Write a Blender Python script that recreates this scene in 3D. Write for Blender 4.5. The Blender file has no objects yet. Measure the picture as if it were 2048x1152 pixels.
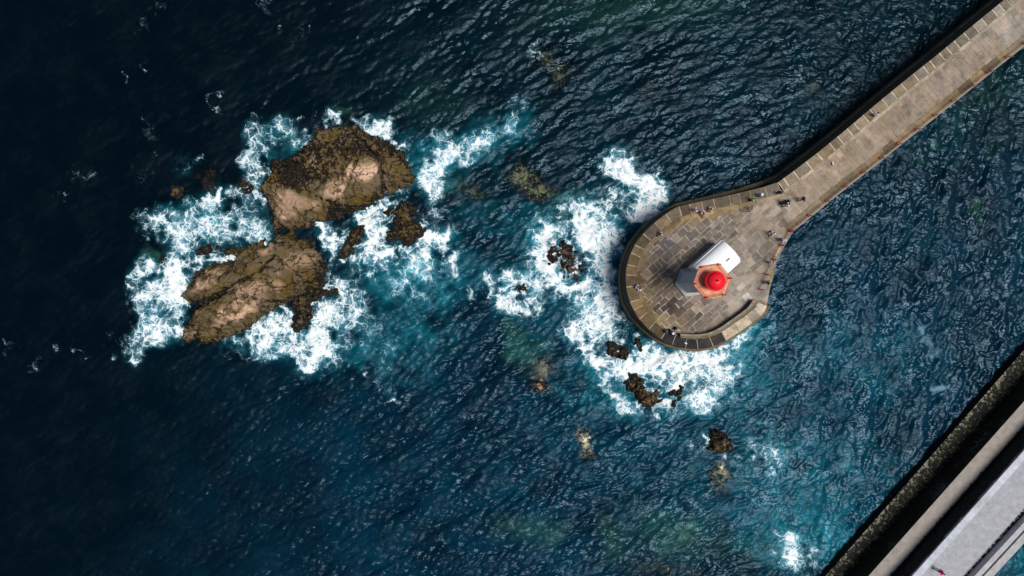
import bpy, math, random
import numpy as np
from mathutils import Vector, Matrix
random.seed(4)
rng = np.random.default_rng(7)
S = bpy.context.scene
COL = S.collection

# ------------------------------------------------------------------ camera, light
CAMZ = 92.0
cd = bpy.data.cameras.new('camera'); cd.lens = 24; cd.sensor_width = 36; cd.clip_end = 9000; cd.clip_start = 1
cam = bpy.data.objects.new('camera', cd); cam.location = (0, 0, CAMZ); COL.objects.link(cam); S.camera = cam
SUN_EL, SUN_DIR = math.radians(68), math.atan2(-0.36, 0.93)      # towards lower right of the picture
w = bpy.data.worlds.new('World'); S.world = w; w.use_nodes = True
sky = w.node_tree.nodes.new('ShaderNodeTexSky'); sky.sky_type = 'NISHITA'; sky.sun_disc = False
sky.sun_elevation = SUN_EL; sky.sun_rotation = math.pi/2 - SUN_DIR
w.node_tree.links.new(sky.outputs[0], w.node_tree.nodes['Background'].inputs[0])
w.node_tree.nodes['Background'].inputs[1].default_value = 0.05
sd = bpy.data.lights.new('sun', 'SUN'); sd.energy = 3.5; sd.angle = math.radians(24); sd.color = (1, 0.97, 0.93)
sun = bpy.data.objects.new('sun', sd); COL.objects.link(sun)
sv = Vector((math.cos(SUN_EL)*math.cos(SUN_DIR), math.cos(SUN_EL)*math.sin(SUN_DIR), math.sin(SUN_EL)))
sun.rotation_euler = sv.to_track_quat('Z', 'Y').to_euler(); sun.location = sv*300
S.view_settings.view_transform = 'Standard'; S.view_settings.look = 'None'
S.view_settings.exposure = 0.0; S.view_settings.gamma = 1

# ------------------------------------------------------------------ helpers
K = 1.5/2048
def P(px, py, z=0.0):
    d = (CAMZ - z)*K
    return Vector(((px-1024)*d, (576-py)*d, z))
def W2(px, py, z=0.0):
    d = (CAMZ - z)*K
    return ((px-1024)*d, (576-py)*d)
def lin(r, g, b):
    f = lambda c: ((c/255+0.055)/1.055)**2.4 if c > 10 else c/255/12.92
    return (f(r), f(g), f(b))
def tag(o, label=None, cat=None, group=None, kind=None):
    if label: o['label'] = label
    if cat: o['category'] = cat
    if group: o['group'] = group
    if kind: o['kind'] = kind
    return o
def empty(name, loc=(0, 0, 0), rz=0):
    o = bpy.data.objects.new(name, None); o.location = loc; o.rotation_euler = (0, 0, rz); o.empty_display_size = .3
    COL.objects.link(o); return o
class MB:
    def __init__(s): s.v = []; s.f = []; s.c = []
    def poly(s, pts, col=(1, 1, 1, 0)):
        i = len(s.v); s.v += [tuple(p) for p in pts]; s.f.append(tuple(range(i, i+len(pts)))); s.c.append(col)
    def face(s, idx, col=(1, 1, 1, 0)): s.f.append(tuple(idx)); s.c.append(col)
    def prism(s, pts, z0, z1, col=(1, 1, 1, 0), cap0=False, shrink=0):
        n = len(pts); i = len(s.v)
        cx = sum(p[0] for p in pts)/n; cy = sum(p[1] for p in pts)/n
        s.v += [(p[0], p[1], z0) for p in pts]
        s.v += [(p[0]+(cx-p[0])*shrink, p[1]+(cy-p[1])*shrink, z1) for p in pts]
        for k in range(n): s.face((i+k, i+(k+1) % n, i+n+(k+1) % n, i+n+k), col)
        s.face([i+n+k for k in range(n)], col)
        if cap0: s.face([i+k for k in reversed(range(n))], col)
    def box(s, c, d, rz=0, col=(1, 1, 1, 0)):
        ca, sa = math.cos(rz), math.sin(rz)
        pts = [(c[0]+ca*x-sa*y, c[1]+sa*x+ca*y) for x, y in ((-d[0]/2, -d[1]/2), (d[0]/2, -d[1]/2), (d[0]/2, d[1]/2), (-d[0]/2, d[1]/2))]
        s.prism(pts, c[2]-d[2]/2, c[2]+d[2]/2, col, True)
    def tube(s, pts, rad, n=8, col=(1, 1, 1, 0)):
        pts = [Vector(p) for p in pts]
        if not hasattr(rad, '__len__'): rad = [rad]*len(pts)
        prev = None
        for k, p in enumerate(pts):
            t = (pts[min(k+1, len(pts)-1)] - pts[max(k-1, 0)]).normalized()
            a = t.orthogonal().normalized() if prev is None else (prev - t*prev.dot(t)).normalized()
            prev = a; b = t.cross(a); i = len(s.v)
            s.v += [tuple(p + (a*math.cos(2*math.pi*j/n) + b*math.sin(2*math.pi*j/n))*rad[k]) for j in range(n)]
            if k:
                for j in range(n): s.face((i-n+j, i-n+(j+1) % n, i+(j+1) % n, i+j), col)
            if k == 0: s.face([i+j for j in reversed(range(n))], col)
            if k == len(pts)-1: s.face([i+j for j in range(n)], col)
    def ball(s, c, r, n=10, col=(1, 1, 1, 0), half=False):
        if not hasattr(r, '__len__'): r = (r, r, r)
        rings = n//2+1; i0 = len(s.v); lo = 0 if half else -math.pi/2
        for a in range(rings):
            th = lo + (math.pi/2-lo)*a/(rings-1)
            for j in range(n):
                ph = 2*math.pi*j/n
                s.v.append((c[0]+r[0]*math.cos(th)*math.cos(ph), c[1]+r[1]*math.cos(th)*math.sin(ph), c[2]+r[2]*math.sin(th)))
        for a in range(rings-1):
            for j in range(n):
                s.face((i0+a*n+j, i0+a*n+(j+1) % n, i0+(a+1)*n+(j+1) % n, i0+(a+1)*n+j), col)
    def lathe(s, prof, n=32, c=(0, 0), col=(1, 1, 1, 0), rot=0):
        i0 = len(s.v)
        for r, z in prof:
            for j in range(n):
                a = rot+2*math.pi*j/n; s.v.append((c[0]+r*math.cos(a), c[1]+r*math.sin(a), z))
        for a in range(len(prof)-1):
            for j in range(n):
                s.face((i0+a*n+j, i0+a*n+(j+1) % n, i0+(a+1)*n+(j+1) % n, i0+(a+1)*n+j), col)
    def build(s, name, m, parent=None, smooth=False, inv=None):
        me = bpy.data.meshes.new(name); me.from_pydata(s.v, [], s.f); me.materials.append(m)
        at = me.color_attributes.new('Col', 'FLOAT_COLOR', 'CORNER')
        arr = np.concatenate([np.tile(np.array(c if len(c) == 4 else (*c, 0), dtype=np.float32), (len(f), 1)) for f, c in zip(s.f, s.c)])
        at.data.foreach_set('color', arr.ravel())
        if smooth: me.polygons.foreach_set('use_smooth', [True]*len(me.polygons))
        me.update(); o = bpy.data.objects.new(name, me); COL.objects.link(o)
        if parent is not None: o.parent = parent
        return o

# ------------------------------------------------------------------ materials
class NT:
    def __init__(s, name):
        s.m = bpy.data.materials.new(name); s.m.use_nodes = True; s.t = s.m.node_tree; s.t.nodes.clear()
        s.out = s.n('ShaderNodeOutputMaterial')
    def n(s, typ, **kw):
        x = s.t.nodes.new(typ)
        for k, v in kw.items(): setattr(x, k, v)
        return x
    def l(s, a, b): s.t.links.new(a, b)
    def put(s, sock, v):
        if isinstance(v, bpy.types.NodeSocket): s.l(v, sock)
        elif v is not None:
            if sock.type == 'RGBA' and len(v) == 3: v = (*v, 1)
            sock.default_value = v
    def math(s, op, a, b=None, c=None, clamp=False):
        x = s.n('ShaderNodeMath', operation=op); x.use_clamp = clamp
        s.put(x.inputs[0], a); s.put(x.inputs[1], b)
        if c is not None: s.put(x.inputs[2], c)
        return x.outputs[0]
    def vmath(s, op, a, b=None, sc=None):
        x = s.n('ShaderNodeVectorMath', operation=op); s.put(x.inputs[0], a)
        if b is not None: s.put(x.inputs[1], b)
        if sc is not None: s.put(x.inputs['Scale'], sc)
        return x.outputs[0]
    def mix(s, f, a, b, blend='MIX'):
        x = s.n('ShaderNodeMix', data_type='RGBA', blend_type=blend)
        s.put(x.inputs[0], f); s.put(x.inputs[6], a); s.put(x.inputs[7], b); return x.outputs[2]
    def ramp(s, v, a, b, lo=0.0, hi=1.0, smooth=True):
        x = s.n('ShaderNodeMapRange', interpolation_type='SMOOTHSTEP' if smooth else 'LINEAR')
        for i, q in enumerate((v, a, b, lo, hi)): s.put(x.inputs[i], q)
        return x.outputs[0]
    def noise(s, vec, scale, detail=4, rough=.6, col=False, dist=0):
        x = s.n('ShaderNodeTexNoise'); s.put(x.inputs['Vector'], vec); x.inputs['Scale'].default_value = scale
        x.inputs['Detail'].default_value = detail; x.inputs['Roughness'].default_value = rough; x.inputs['Distortion'].default_value = dist
        return x.outputs[1] if col else x.outputs[0]
    def voro(s, vec, scale, feature='DISTANCE_TO_EDGE', rnd=1.0):
        x = s.n('ShaderNodeTexVoronoi', feature=feature); s.put(x.inputs['Vector'], vec); x.inputs['Scale'].default_value = scale
        x.inputs['Randomness'].default_value = rnd
        return x.outputs['Distance']
    def bump(s, h, strength=.5, dist=.1, normal=None):
        x = s.n('ShaderNodeBump'); x.inputs['Strength'].default_value = strength; s.put(x.inputs['Distance'], dist)
        s.put(x.inputs['Height'], h)
        if normal is not None: s.l(normal, x.inputs['Normal'])
        return x.outputs[0]
    def bsdf(s, col, rough=.8, normal=None, spec=.5, ior=None, alpha=None, metal=0, tint=None):
        x = s.n('ShaderNodeBsdfPrincipled'); s.put(x.inputs['Base Color'], col); s.put(x.inputs['Roughness'], rough)
        s.put(x.inputs['Specular IOR Level'], spec); x.inputs['Metallic'].default_value = metal
        if normal is not None: s.l(normal, x.inputs['Normal'])
        if tint: s.put(x.inputs['Specular Tint'], tint)
        if ior: x.inputs['IOR'].default_value = ior
        if alpha is not None: s.put(x.inputs['Alpha'], alpha)
        return x.outputs[0]
    def done(s, sh): s.l(sh, s.out.inputs[0]); return s.m
def pos(t): return t.n('ShaderNodeTexCoord').outputs['Object']

def mat_plain(name, c, rough=.6, vary=.15, scale=8, spec=.4, metal=0):
    t = NT(name); p = pos(t); n = t.noise(p, scale, 4)
    k = t.ramp(n, .3, .7, 1-vary, 1+vary)
    col = t.mix(1, c, t.n('ShaderNodeCombineColor').outputs[0], 'MIX')
    cc = t.n('ShaderNodeCombineColor')
    for i in range(3): t.l(k, cc.inputs[i])
    return t.done(t.bsdf(t.mix(1, c, cc.outputs[0], 'MULTIPLY'), rough, t.bump(n, .2, .01), spec, metal=metal))
def mat_stone(name, vary=.35, dark=(.004, .005, .003), grime=.35, rough=.85, bump=.05, gscale=1.3, stain=(.14, .105, .06), stainamt=.4, fine=9, big=.45):
    """stone that takes its colour from the mesh; alpha of the attribute is how far weed, mussels or painted shade extend"""
    t = NT(name); p = pos(t)
    a = t.n('ShaderNodeAttribute', attribute_name='Col'); col = a.outputs['Color']; g = a.outputs['Alpha']
    n1 = t.noise(p, big, 6, .65); n2 = t.noise(p, fine, 5, .7); n3 = t.noise(p, gscale, 8, .72)
    k = t.ramp(n2, .25, .75, 1-vary, 1+vary, False)
    k2 = t.ramp(n3, .3, .7, 1-grime, 1+grime*.8, False)
    kk = t.math('MULTIPLY', k, k2); cc = t.n('ShaderNodeCombineColor')
    for i in range(3): t.l(kk, cc.inputs[i])
    c = t.mix(t.ramp(n1, .5, .72, 0, stainamt), col, stain)
    c = t.mix(1, c, cc.outputs[0], 'MULTIPLY')
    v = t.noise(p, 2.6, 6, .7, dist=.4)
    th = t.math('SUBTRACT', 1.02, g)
    reach = t.ramp(v, t.math('MULTIPLY', th, .95), t.math('MULTIPLY_ADD', th, .95, .05))
    c = t.mix(reach, c, dark)
    return t.done(t.bsdf(c, rough, t.bump(t.math('ADD', n2, n3), .6, bump), .3))

M_PAVE = mat_stone('paving_stone', .25, grime=.5, gscale=.9)
M_KERB = mat_stone('kerb_stone', .3, grime=.45)
M_WALL = mat_stone('sea_wall_stone', .4, grime=.5, stain=(.02, .022, .008), stainamt=.6)
M_CONC = mat_stone('pier_concrete', .14, grime=.26, stain=(.24, .23, .21), stainamt=.5, big=.25)
M_LEDGE = mat_stone('ledge_concrete', .25, grime=.3, stain=(.15, .14, .09), stainamt=.7)
M_PLINTH = mat_stone('plinth_concrete', .15, grime=.25, stain=(.3, .24, .18), stainamt=.4)
M_WHITE = mat_plain('white_render', (.93, .94, .93), .6, .035, 3)
M_SHAFT = mat_plain('white_tiles', (.62, .65, .70), .4, .10, 6)
M_RED = mat_plain('red_gloss_paint', (.93, .012, .022), .3, .08, 3, .6)
M_RAILRED = mat_plain('rusty_red_paint', (.42, .03, .022), .6, .3, 20)
M_RAIL = mat_plain('pale_pink_rail_paint', (.42, .33, .31), .5, .2, 10)
M_ORANGE = mat_stone('worn_red_floor_paint', .3, grime=.45, stain=(.58, .47, .34), stainamt=1, big=1.6, gscale=2)
M_DARK = mat_plain('dark_opening', (.02, .02, .022), .4, .2, 5)
M_BLACK = mat_plain('black_rubber', (.012, .012, .014), .5, .2, 20)
M_METAL = mat_plain('bicycle_metal', (.25, .24, .26), .3, .2, 20, metal=.8)

# ------------------------------------------------------------------ numpy noise and the sea
DX = 0.125
NX, NY = 1216, 696
gx = (np.arange(NX)-(NX-1)/2)*DX; gy = (np.arange(NY)-(NY-1)/2)*DX
X, Y = np.meshgrid(gx, gy)
PXs = 1024 + X/(CAMZ*K); PYs = 576 - Y/(CAMZ*K)              # where a point of the water shows in the photo
kx = np.fft.fftfreq(NX, DX)[None, :]*2*np.pi; ky = np.fft.fftfreq(NY, DX)[:, None]*2*np.pi
kk = np.hypot(kx, ky)+1e-9; kang = np.arctan2(ky, kx)
def field(spec, seed):
    r = np.random.default_rng(seed); f = np.fft.fft2(r.standard_normal((NY, NX)))*spec
    h = np.real(np.fft.ifft2(f)); return (h-h.mean())/h.std()
def band(l0, l1, power, ang=None, spread=1.0):
    k0, k1 = 2*np.pi/l1, 2*np.pi/l0
    s = kk**(-power/2)*(1/(1+(k0/kk)**6))*(1/(1+(kk/k1)**6))
    if ang is not None: s = s*np.exp(-(1-np.cos(2*(kang-math.radians(ang))))/(2*spread**2))
    return s
def blur(a, s): return np.real(np.fft.ifft2(np.fft.fft2(a)*np.exp(-.5*(kk*s)**2)))
def blobs(lst, soft=2.2, mode='max'):
    out = np.zeros_like(X)
    for cx, cy, rx, ry, ang, st in lst:
        c, s_ = math.cos(math.radians(ang)), math.sin(math.radians(ang))
        R = max(rx, ry)*2.4
        j = np.where(abs(PXs[0]-cx) < R)[0]; i = np.where(abs(PYs[:, 0]-cy) < R)[0]
        if len(i) == 0 or len(j) == 0: continue
        sl = (slice(i[0], i[-1]+1), slice(j[0], j[-1]+1))
        dx = PXw[sl]-cx; dy = PYw[sl]-cy
        q = ((dx*c+dy*s_)/rx)**2+((-dx*s_+dy*c)/ry)**2
        b = st*np.exp(-.9*q**1.4)
        out[sl] = np.maximum(out[sl], b) + .25*np.minimum(out[sl], b) if mode == 'max' else out[sl]+b
    return out
# the outlines wander with the currents
wob = field(band(3, 14, 3), 21); wob2 = field(band(3, 14, 3), 22); wf = field(band(.8, 4, 3), 23); wf2 = field(band(.8, 4, 3), 24)
PXw = PXs + 9*wob + 5*wf; PYw = PYs + 9*wob2 + 5*wf2
FOAM = [
 (395,455,95,55,-5,.62),(330,455,52,42,0,.72),(300,440,25,25,0,.6),(470,445,60,42,0,.6),(500,470,40,30,0,.5),(365,545,34,34,0,1.35),(410,518,60,13,-18,1.1),
 (345,515,20,20,0,.6),(345,590,45,38,-20,.9),(300,580,45,38,10,.75),(275,610,28,55,10,.62),(300,665,55,28,5,.66),(285,690,45,22,0,.62),(335,640,35,35,0,.55),(350,660,16,12,0,.9),(455,512,20,8,-10,1.0),
 (438,378,11,20,0,1.2),(415,388,34,12,10,.75),(460,388,30,12,-10,.6),(415,335,7,26,-30,.34),(395,330,20,16,0,.28),(372,340,14,8,0,.28),
 (500,300,26,44,20,.52),(520,330,38,36,0,.68),(548,275,38,26,-20,.46),(505,255,22,26,0,.44),(590,262,40,22,0,.55),(620,240,16,18,0,.45),(500,385,28,34,0,.4),(535,400,14,44,0,.42),(520,455,30,20,0,.4),
 (695,244,46,12,5,.8),(745,262,30,10,35,.75),(780,270,38,14,38,.9),(806,300,12,20,20,.5),(730,245,30,8,0,.5),
 (868,335,38,32,-20,.72),(905,312,46,26,-30,.6),(955,290,46,24,-35,.48),(1030,240,16,42,15,.46),(1000,265,30,20,-30,.4),(862,375,32,26,0,.66),(890,278,34,32,0,.5),(840,350,18,26,0,.7),
 (765,405,42,11,-28,.85),(747,440,17,24,15,1.4),(742,470,22,24,10,1.2),(726,497,22,22,10,1.2),(648,462,24,14,20,.95),(668,478,22,14,10,.75),(655,505,14,32,10,.62),(690,470,16,16,0,.5),
 (790,500,66,13,3,1.05),(735,505,34,12,0,1.05),(872,498,34,18,12,1.15),(896,520,15,26,-15,.9),(850,525,50,20,0,.6),(760,540,55,34,0,.46),(830,580,60,34,0,.44),(876,440,30,44,0,.44),(900,470,22,30,0,.34),(845,470,14,30,0,.6),(700,560,30,20,0,.5),
 (676,560,18,28,0,.8),(660,580,28,14,0,.75),(548,645,36,26,-25,1.35),(520,662,30,18,-25,.75),(575,680,24,34,-20,.85),(600,705,34,16,35,.9),(655,640,32,32,-30,1.1),(640,672,24,36,15,1.1),(625,714,24,17,-10,1.25),(692,620,36,38,0,.62),(690,660,34,34,0,.5),
 (500,685,60,28,0,.42),(475,718,60,9,3,.34),(560,705,60,22,0,.5),(660,715,40,28,0,.42),(720,600,22,34,0,.42),(730,650,40,50,0,.3),(800,640,50,50,0,.22),(780,720,60,60,0,.26),(800,800,22,6,0,.5),(745,770,16,18,-30,.36),
 (1290,372,64,32,48,1.4),(1252,345,34,26,0,1.25),(1322,405,20,9,40,1.3),(1240,325,40,24,0,.75),(1310,350,26,44,-40,.55),(1222,395,28,20,0,.85),(1280,420,50,14,20,.8),(1260,330,60,34,10,.42),
 (1205,420,36,44,20,.62),(1150,440,50,34,-20,.56),(1180,450,30,50,20,.8),(1195,470,18,50,10,.8),(1110,455,44,26,-20,.5),(1090,490,26,50,5,.95),(1105,470,40,16,-20,.8),(1085,540,16,40,-5,.95),(1115,578,50,20,15,1.05),(1150,575,44,16,-20,.9),(1150,470,40,22,0,.65),
 (1185,520,24,50,0,.95),(1215,540,28,70,0,.72),(1228,465,18,22,0,.9),(1225,580,20,60,0,.8),(1195,600,40,34,0,.6),(1228,620,20,40,-20,.9),(1070,600,30,16,20,.4),(1060,520,22,20,0,.5),
 (1010,552,20,22,0,.72),(1000,570,9,22,10,.8),(1036,612,34,22,15,.85),(1060,600,14,22,0,.75),(1045,562,26,12,0,.7),(1020,595,14,26,0,.6),
 (1180,640,46,44,0,.62),(1165,680,26,40,-20,.95),(1195,705,32,30,20,1.0),(1212,650,46,34,0,.7),(1230,690,20,14,0,.9),(1250,735,40,24,30,1.05),(1225,740,24,26,20,.9),(1330,725,74,24,0,1.35),(1290,700,30,18,20,.8),(1400,716,62,24,0,1.05),(1430,740,44,32,0,.95),(1370,750,70,24,0,.85),(1440,700,46,16,-20,.75),(1478,668,26,34,30,.55),
 (1405,782,46,26,10,.8),(1400,805,34,20,0,.6),(1330,822,34,14,0,1.05),(1310,838,18,10,0,.7),(1270,815,22,12,40,.7),(1245,790,14,30,-20,.7),(1300,745,44,18,20,.9),(1460,770,34,40,0,.45),(1352,840,18,14,0,.5),(1225,775,20,20,0,.5),
 (1408,872,11,18,0,.75),(1520,892,34,26,0,.5),(1540,930,26,26,0,.34),(1440,922,60,12,0,.42),(1390,895,20,12,0,.4),(1460,920,26,10,0,.45),
 (1592,1112,32,42,-25,.8),(1575,1095,24,24,0,.7),(1598,1060,14,24,10,.45),(1560,1080,40,22,0,.4),(1615,1130,14,26,0,.7),
 (1618,148,22,13,15,.62),(1610,165,10,22,0,.4),(1366,125,7,20,0,.3),(1475,30,30,14,0,.28),(1072,105,16,12,20,.42),(1305,180,26,16,30,.3),
 (85,712,20,16,0,.44),(8,690,8,30,0,.42),(155,685,14,7,0,.42),(178,700,8,5,0,.42),(232,705,10,8,0,.4),
 (295,145,8,14,20,.42),(338,145,5,16,-20,.42),(245,160,9,12,0,.4),(435,200,24,6,-50,.42),(280,70,24,30,0,.26),(300,260,24,30,0,.26),(290,330,20,40,0,.25),(590,72,34,16,-20,.32),(625,50,8,8,0,.36),(520,15,14,10,0,.34),(560,40,10,8,0,.3),
 (160,340,50,26,0,.24),(130,388,30,8,0,.3),(330,20,30,20,0,.25),(970,600,24,20,0,.3),(940,590,16,14,0,.42),(1770,480,16,6,0,.2),
]
FOAM = [(a, b, c, d, e, f*(.8 if f < .47 and (a < 400 or b < 210) else 1)) for a, b, c, d, e, f in FOAM]
BUBBLES = [(1872,780,18,18,0,.95),(1850,655,12,14,0,.8),(1862,690,10,30,-15,.75),(1840,675,10,18,0,.5),(460,716,60,8,2,.5),(940,592,22,14,0,.4),(1520,885,30,20,0,.45),(1035,245,14,34,10,.45),(850,310,60,30,-20,.3)]
D = blobs(FOAM); BUB = blobs(BUBBLES)
n_big = field(band(2.5, 9, 3), 31); n_mid = field(band(.7, 3, 3), 32)
D = np.maximum(D, .58*np.clip(blur(np.minimum(D, 1), .9), 0, 1)*(1+.3*n_mid)); D = D*(1+.24*n_big+.17*n_mid); D = np.clip(D, 0, 1.5); D = np.where(D > .8, .8+(D-.8)*.62, D)
TEALB = [(835,560,110,70,0,.55),(820,680,90,80,0,.34),(1010,265,70,50,-20,.42),(880,320,90,50,-20,.5),(700,690,90,60,0,.35),(1150,520,150,120,0,.42),(1300,760,170,80,0,.45),
 (1480,690,60,60,0,.5),(1540,900,90,60,0,.34),(1590,1060,110,80,0,.55),(1690,1080,60,60,0,.42),(1480,780,70,60,0,.34),(1060,680,50,60,30,.16),(1640,960,160,110,0,.3),(1700,720,220,120,0,.2),(1420,960,200,140,0,.14),
 (540,690,100,26,0,.35),(320,610,50,70,0,.3),(420,450,110,50,0,.35),(560,290,50,40,-20,.3),(380,340,50,30,0,.1),(2030,1120,60,60,0,.4),(1130,900,260,160,0,.10),(1030,480,60,60,0,.18),(950,420,60,60,0,.2)]
TEAL = np.clip((blobs(TEALB)*.8+.72*blur(np.clip(D-.22, 0, .78)*1.25, .85))*(1+.22*n_big+.15*n_mid), 0, 1.3)
GREENB = [(1340,1070,70,50,0,.6),(1365,1060,26,22,0,.9),(1060,1060,70,24,0,.6),(1235,1080,30,50,0,.55),(1040,690,26,50,-20,.75),(1075,700,24,24,0,.4),(1130,420,40,30,0,.4),(910,360,30,16,0,.5),(1300,10,200,30,0,.28),(1200,40,160,40,0,.22),(860,210,90,40,0,.16),
 (1050,530,16,16,0,.6),(1950,180,120,90,0,.16),(2003,172,12,10,0,.8),(1880,285,10,8,0,.8),(1840,340,14,8,0,.6),(1955,420,14,9,0,.9),(1960,200,10,8,0,.5),(310,535,22,16,0,.6),(1500,1100,60,40,0,.2),(1450,1100,50,30,0,.3),(700,225,26,8,0,.5),(1612,190,9,7,0,.8),(1995,290,30,30,0,.15),(1780,240,60,60,0,.1),(1440,965,30,30,0,.3)]
GREEN = np.clip(blobs(GREENB), 0, 1)
SHB = [(1045,352,40,24,15,.85),(1085,378,36,26,20,.8),(1060,372,34,26,0,.7),(944,380,20,16,0,.75),(886,378,20,12,0,.5),(1172,886,18,30,-10,1.1),(1455,952,24,38,0,1.0),(1085,745,36,22,-20,.75),(1082,770,24,14,0,.9),(1090,118,22,16,40,.6),(1130,145,46,22,10,.5),
 (1112,155,30,20,0,.55),(1305,185,22,16,30,.55),(1627,172,24,20,0,.55),(410,358,26,16,0,.8),(497,368,22,26,0,.8),(430,375,30,14,0,.6),(1042,578,22,16,0,.7),(1130,525,40,42,0,.75),(930,690,0.1,0.1,0,0),(970,600,20,20,0,.3),(1330,1140,90,24,0,.4),(1470,1140,60,20,0,.35),(1490,905,24,24,0,.4),(1235,705,40,34,0,.5),(1320,790,60,40,0,.5),
 (660,590,40,30,0,.6),(805,440,50,50,0,.5),(700,250,60,20,0,.4),(1065,600,26,26,0,.5),(955,600,14,14,0,.3)]
SHAL = np.clip(blobs(SHB)*1.1, 0, 1)
# calmer and deeper on the seaward side, lens vignette also put into its colour
BRIGHT = 1/(1+np.exp((Y-6-.12*X)/8))
LIVE = 1/(1+np.exp(-(X+26-0.30*Y)/9.0))
RIGHT = 1/(1+np.exp(-(X-38)/7))
wav = (.58*field(band(2.0, 8, 3.4, 118, .42), 1) + .42*field(band(.7, 2.6, 3.0, 115, .7), 2))*(1-RIGHT) + (.55*field(band(2.0, 8, 3.4, 168, .45), 3)+.45*field(band(.7, 2.8, 3.0, 150, .9), 4))*RIGHT
chop = field(band(.42, 1.3, 2.8, 112, .8), 5)*(1-RIGHT) + field(band(.42, 1.4, 2.8, 60, .9), 6)*RIGHT
gust = np.clip(.62+.42*field(band(3, 16, 2.4, 120, .6), 8), .1, 1.3)     # cat's paws: patches of rougher water
def sharpen(h): return h - .18*(h**2-1)                       # narrow troughs, the dark lines between wavelets
Z = .16*sharpen(wav)*(.3+.7*LIVE)*(.75+.25*BRIGHT) + .034*gust*sharpen(chop)*(.25+.75*LIVE)*(.32+.68*BRIGHT) + .06*np.clip(D, 0, 1.1)*(1+.3*n_mid)
WASH = [(1118,500,26,9,60,.55),(1140,520,10,26,30,.5),(1105,540,20,14,0,.4),(1046,575,20,8,20,.3),(1300,780,24,7,25,.5),(1318,800,14,7,0,.4),(1270,690,8,14,0,.3),(1225,690,18,6,30,.4),(640,585,26,8,-20,.3),(770,425,30,8,-20,.4),(625,640,8,24,0,.3),(1352,800,7,20,0,.25),(455,505,16,8,0,.3)]
W_ = blobs(WASH); Z += W_; D = np.maximum(D, W_*1.5*(1+.25*n_mid))
edge = np.clip(1-np.maximum(abs(X)/(gx[-1]), abs(Y)/(gy[-1])), 0, .04)/.04
Z *= edge
def sea():
    # one sheet: fine grid under the picture, rings of ever longer cells out to the horizon
    far = np.array([4, 12, 30, 70, 160, 400, 1000, 2500])
    xs = np.concatenate([-far[::-1]+gx[0], gx, far+gx[-1]]); ys = np.concatenate([-far[::-1]+gy[0], gy, far+gy[-1]])
    F = len(far); pad = lambda a: np.pad(a, F)
    Xa, Ya = np.meshgrid(xs, ys); n, m = Xa.shape
    co = np.stack([Xa, Ya, pad(Z)], -1).reshape(-1, 3).astype(np.float32)
    i = np.arange(n*m).reshape(n, m)
    q = np.stack([i[:-1, :-1], i[:-1, 1:], i[1:, 1:], i[1:, :-1]], -1).reshape(-1, 4).astype(np.int32)
    me = bpy.data.meshes.new('sea'); me.vertices.add(len(co)); me.vertices.foreach_set('co', co.ravel())
    me.loops.add(q.size); me.loops.foreach_set('vertex_index', q.ravel())
    me.polygons.add(len(q)); me.polygons.foreach_set('loop_start', np.arange(0, q.size, 4, dtype=np.int32)); me.polygons.foreach_set('loop_total', np.full(len(q), 4, dtype=np.int32))
    me.polygons.foreach_set('use_smooth', np.ones(len(q), dtype=bool))
    me.update(calc_edges=True)
    for nm, ch in (('Foam', (D, TEAL, GREEN, LIVE)), ('Depth', (SHAL, BUB, BRIGHT, RIGHT))):
        at = me.color_attributes.new(nm, 'FLOAT_COLOR', 'POINT')
        a = np.stack([np.pad(c, F, mode='edge') if (c is LIVE or c is BRIGHT) else pad(c) for c in ch], -1).reshape(-1, 4).astype(np.float32)
        at.data.foreach_set('color', a.ravel())
    t = NT('sea_water'); p = pos(t)
    A = t.n('ShaderNodeAttribute', attribute_name='Foam'); B = t.n('ShaderNodeAttribute', attribute_name='Depth')
    sa = t.n('ShaderNodeSeparateColor'); t.l(A.outputs['Color'], sa.inputs[0]); sb = t.n('ShaderNodeSeparateColor'); t.l(B.outputs['Color'], sb.inputs[0])
    foam, teal, green, live = sa.outputs[0], sa.outputs[1], sa.outputs[2], A.outputs['Alpha']
    shal, bub, bri = sb.outputs[0], sb.outputs[1], sb.outputs[2]
    # lace of foam: cell walls of two sizes, dragged about by the current
    wv = t.vmath('ADD', t.vmath('SCALE', t.vmath('SUBTRACT', t.noise(p, .35, 3, .6, True), (.5, .5, .5)), sc=3.0), t.vmath('SCALE', t.vmath('SUBTRACT', t.noise(p, 1.7, 3, .6, True), (.5, .5, .5)), sc=1.0))
    q_ = t.vmath('ADD', p, wv); q_ = t.vmath('MULTIPLY', q_, (1, 1, 0))
    e1 = t.math('MULTIPLY', t.voro(q_, .75), 1.9); e2 = t.math('MULTIPLY_ADD', t.voro(q_, 2.0), 1.7, .11); e3 = t.math('MULTIPLY_ADD', t.voro(q_, 4.4), 1.3, .24)
    cell = t.math('MINIMUM', t.math('MINIMUM', e1, e2), e3)
    nf = t.noise(q_, 2.4, 7, .72); ridge = t.math('MULTIPLY', t.math('ABSOLUTE', t.math('SUBTRACT', t.noise(q_, 1.1, 6, .62), .5)), 4.2)
    h = t.math('ADD', t.math('MULTIPLY', t.math('MINIMUM', cell, t.math('ADD', ridge, .05)), 2.1), t.math('MULTIPLY_ADD', nf, 1.0, -.42))
    de = t.math('MULTIPLY_ADD', foam, .70, -.075)
    lace = t.ramp(h, t.math('ADD', de, .15), t.math('SUBTRACT', de, .24))
    lace = t.math('MULTIPLY', lace, t.ramp(foam, .10, .42))
    fine = t.noise(p, 7, 5, .75)
    lace = t.math('MULTIPLY', lace, t.ramp(fine, .2, .5, .72, 1.0))
    bb = t.math('MULTIPLY', t.ramp(t.math('MULTIPLY', bub, t.noise(p, 5, 6, .75)), .2, .5), .42)
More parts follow.
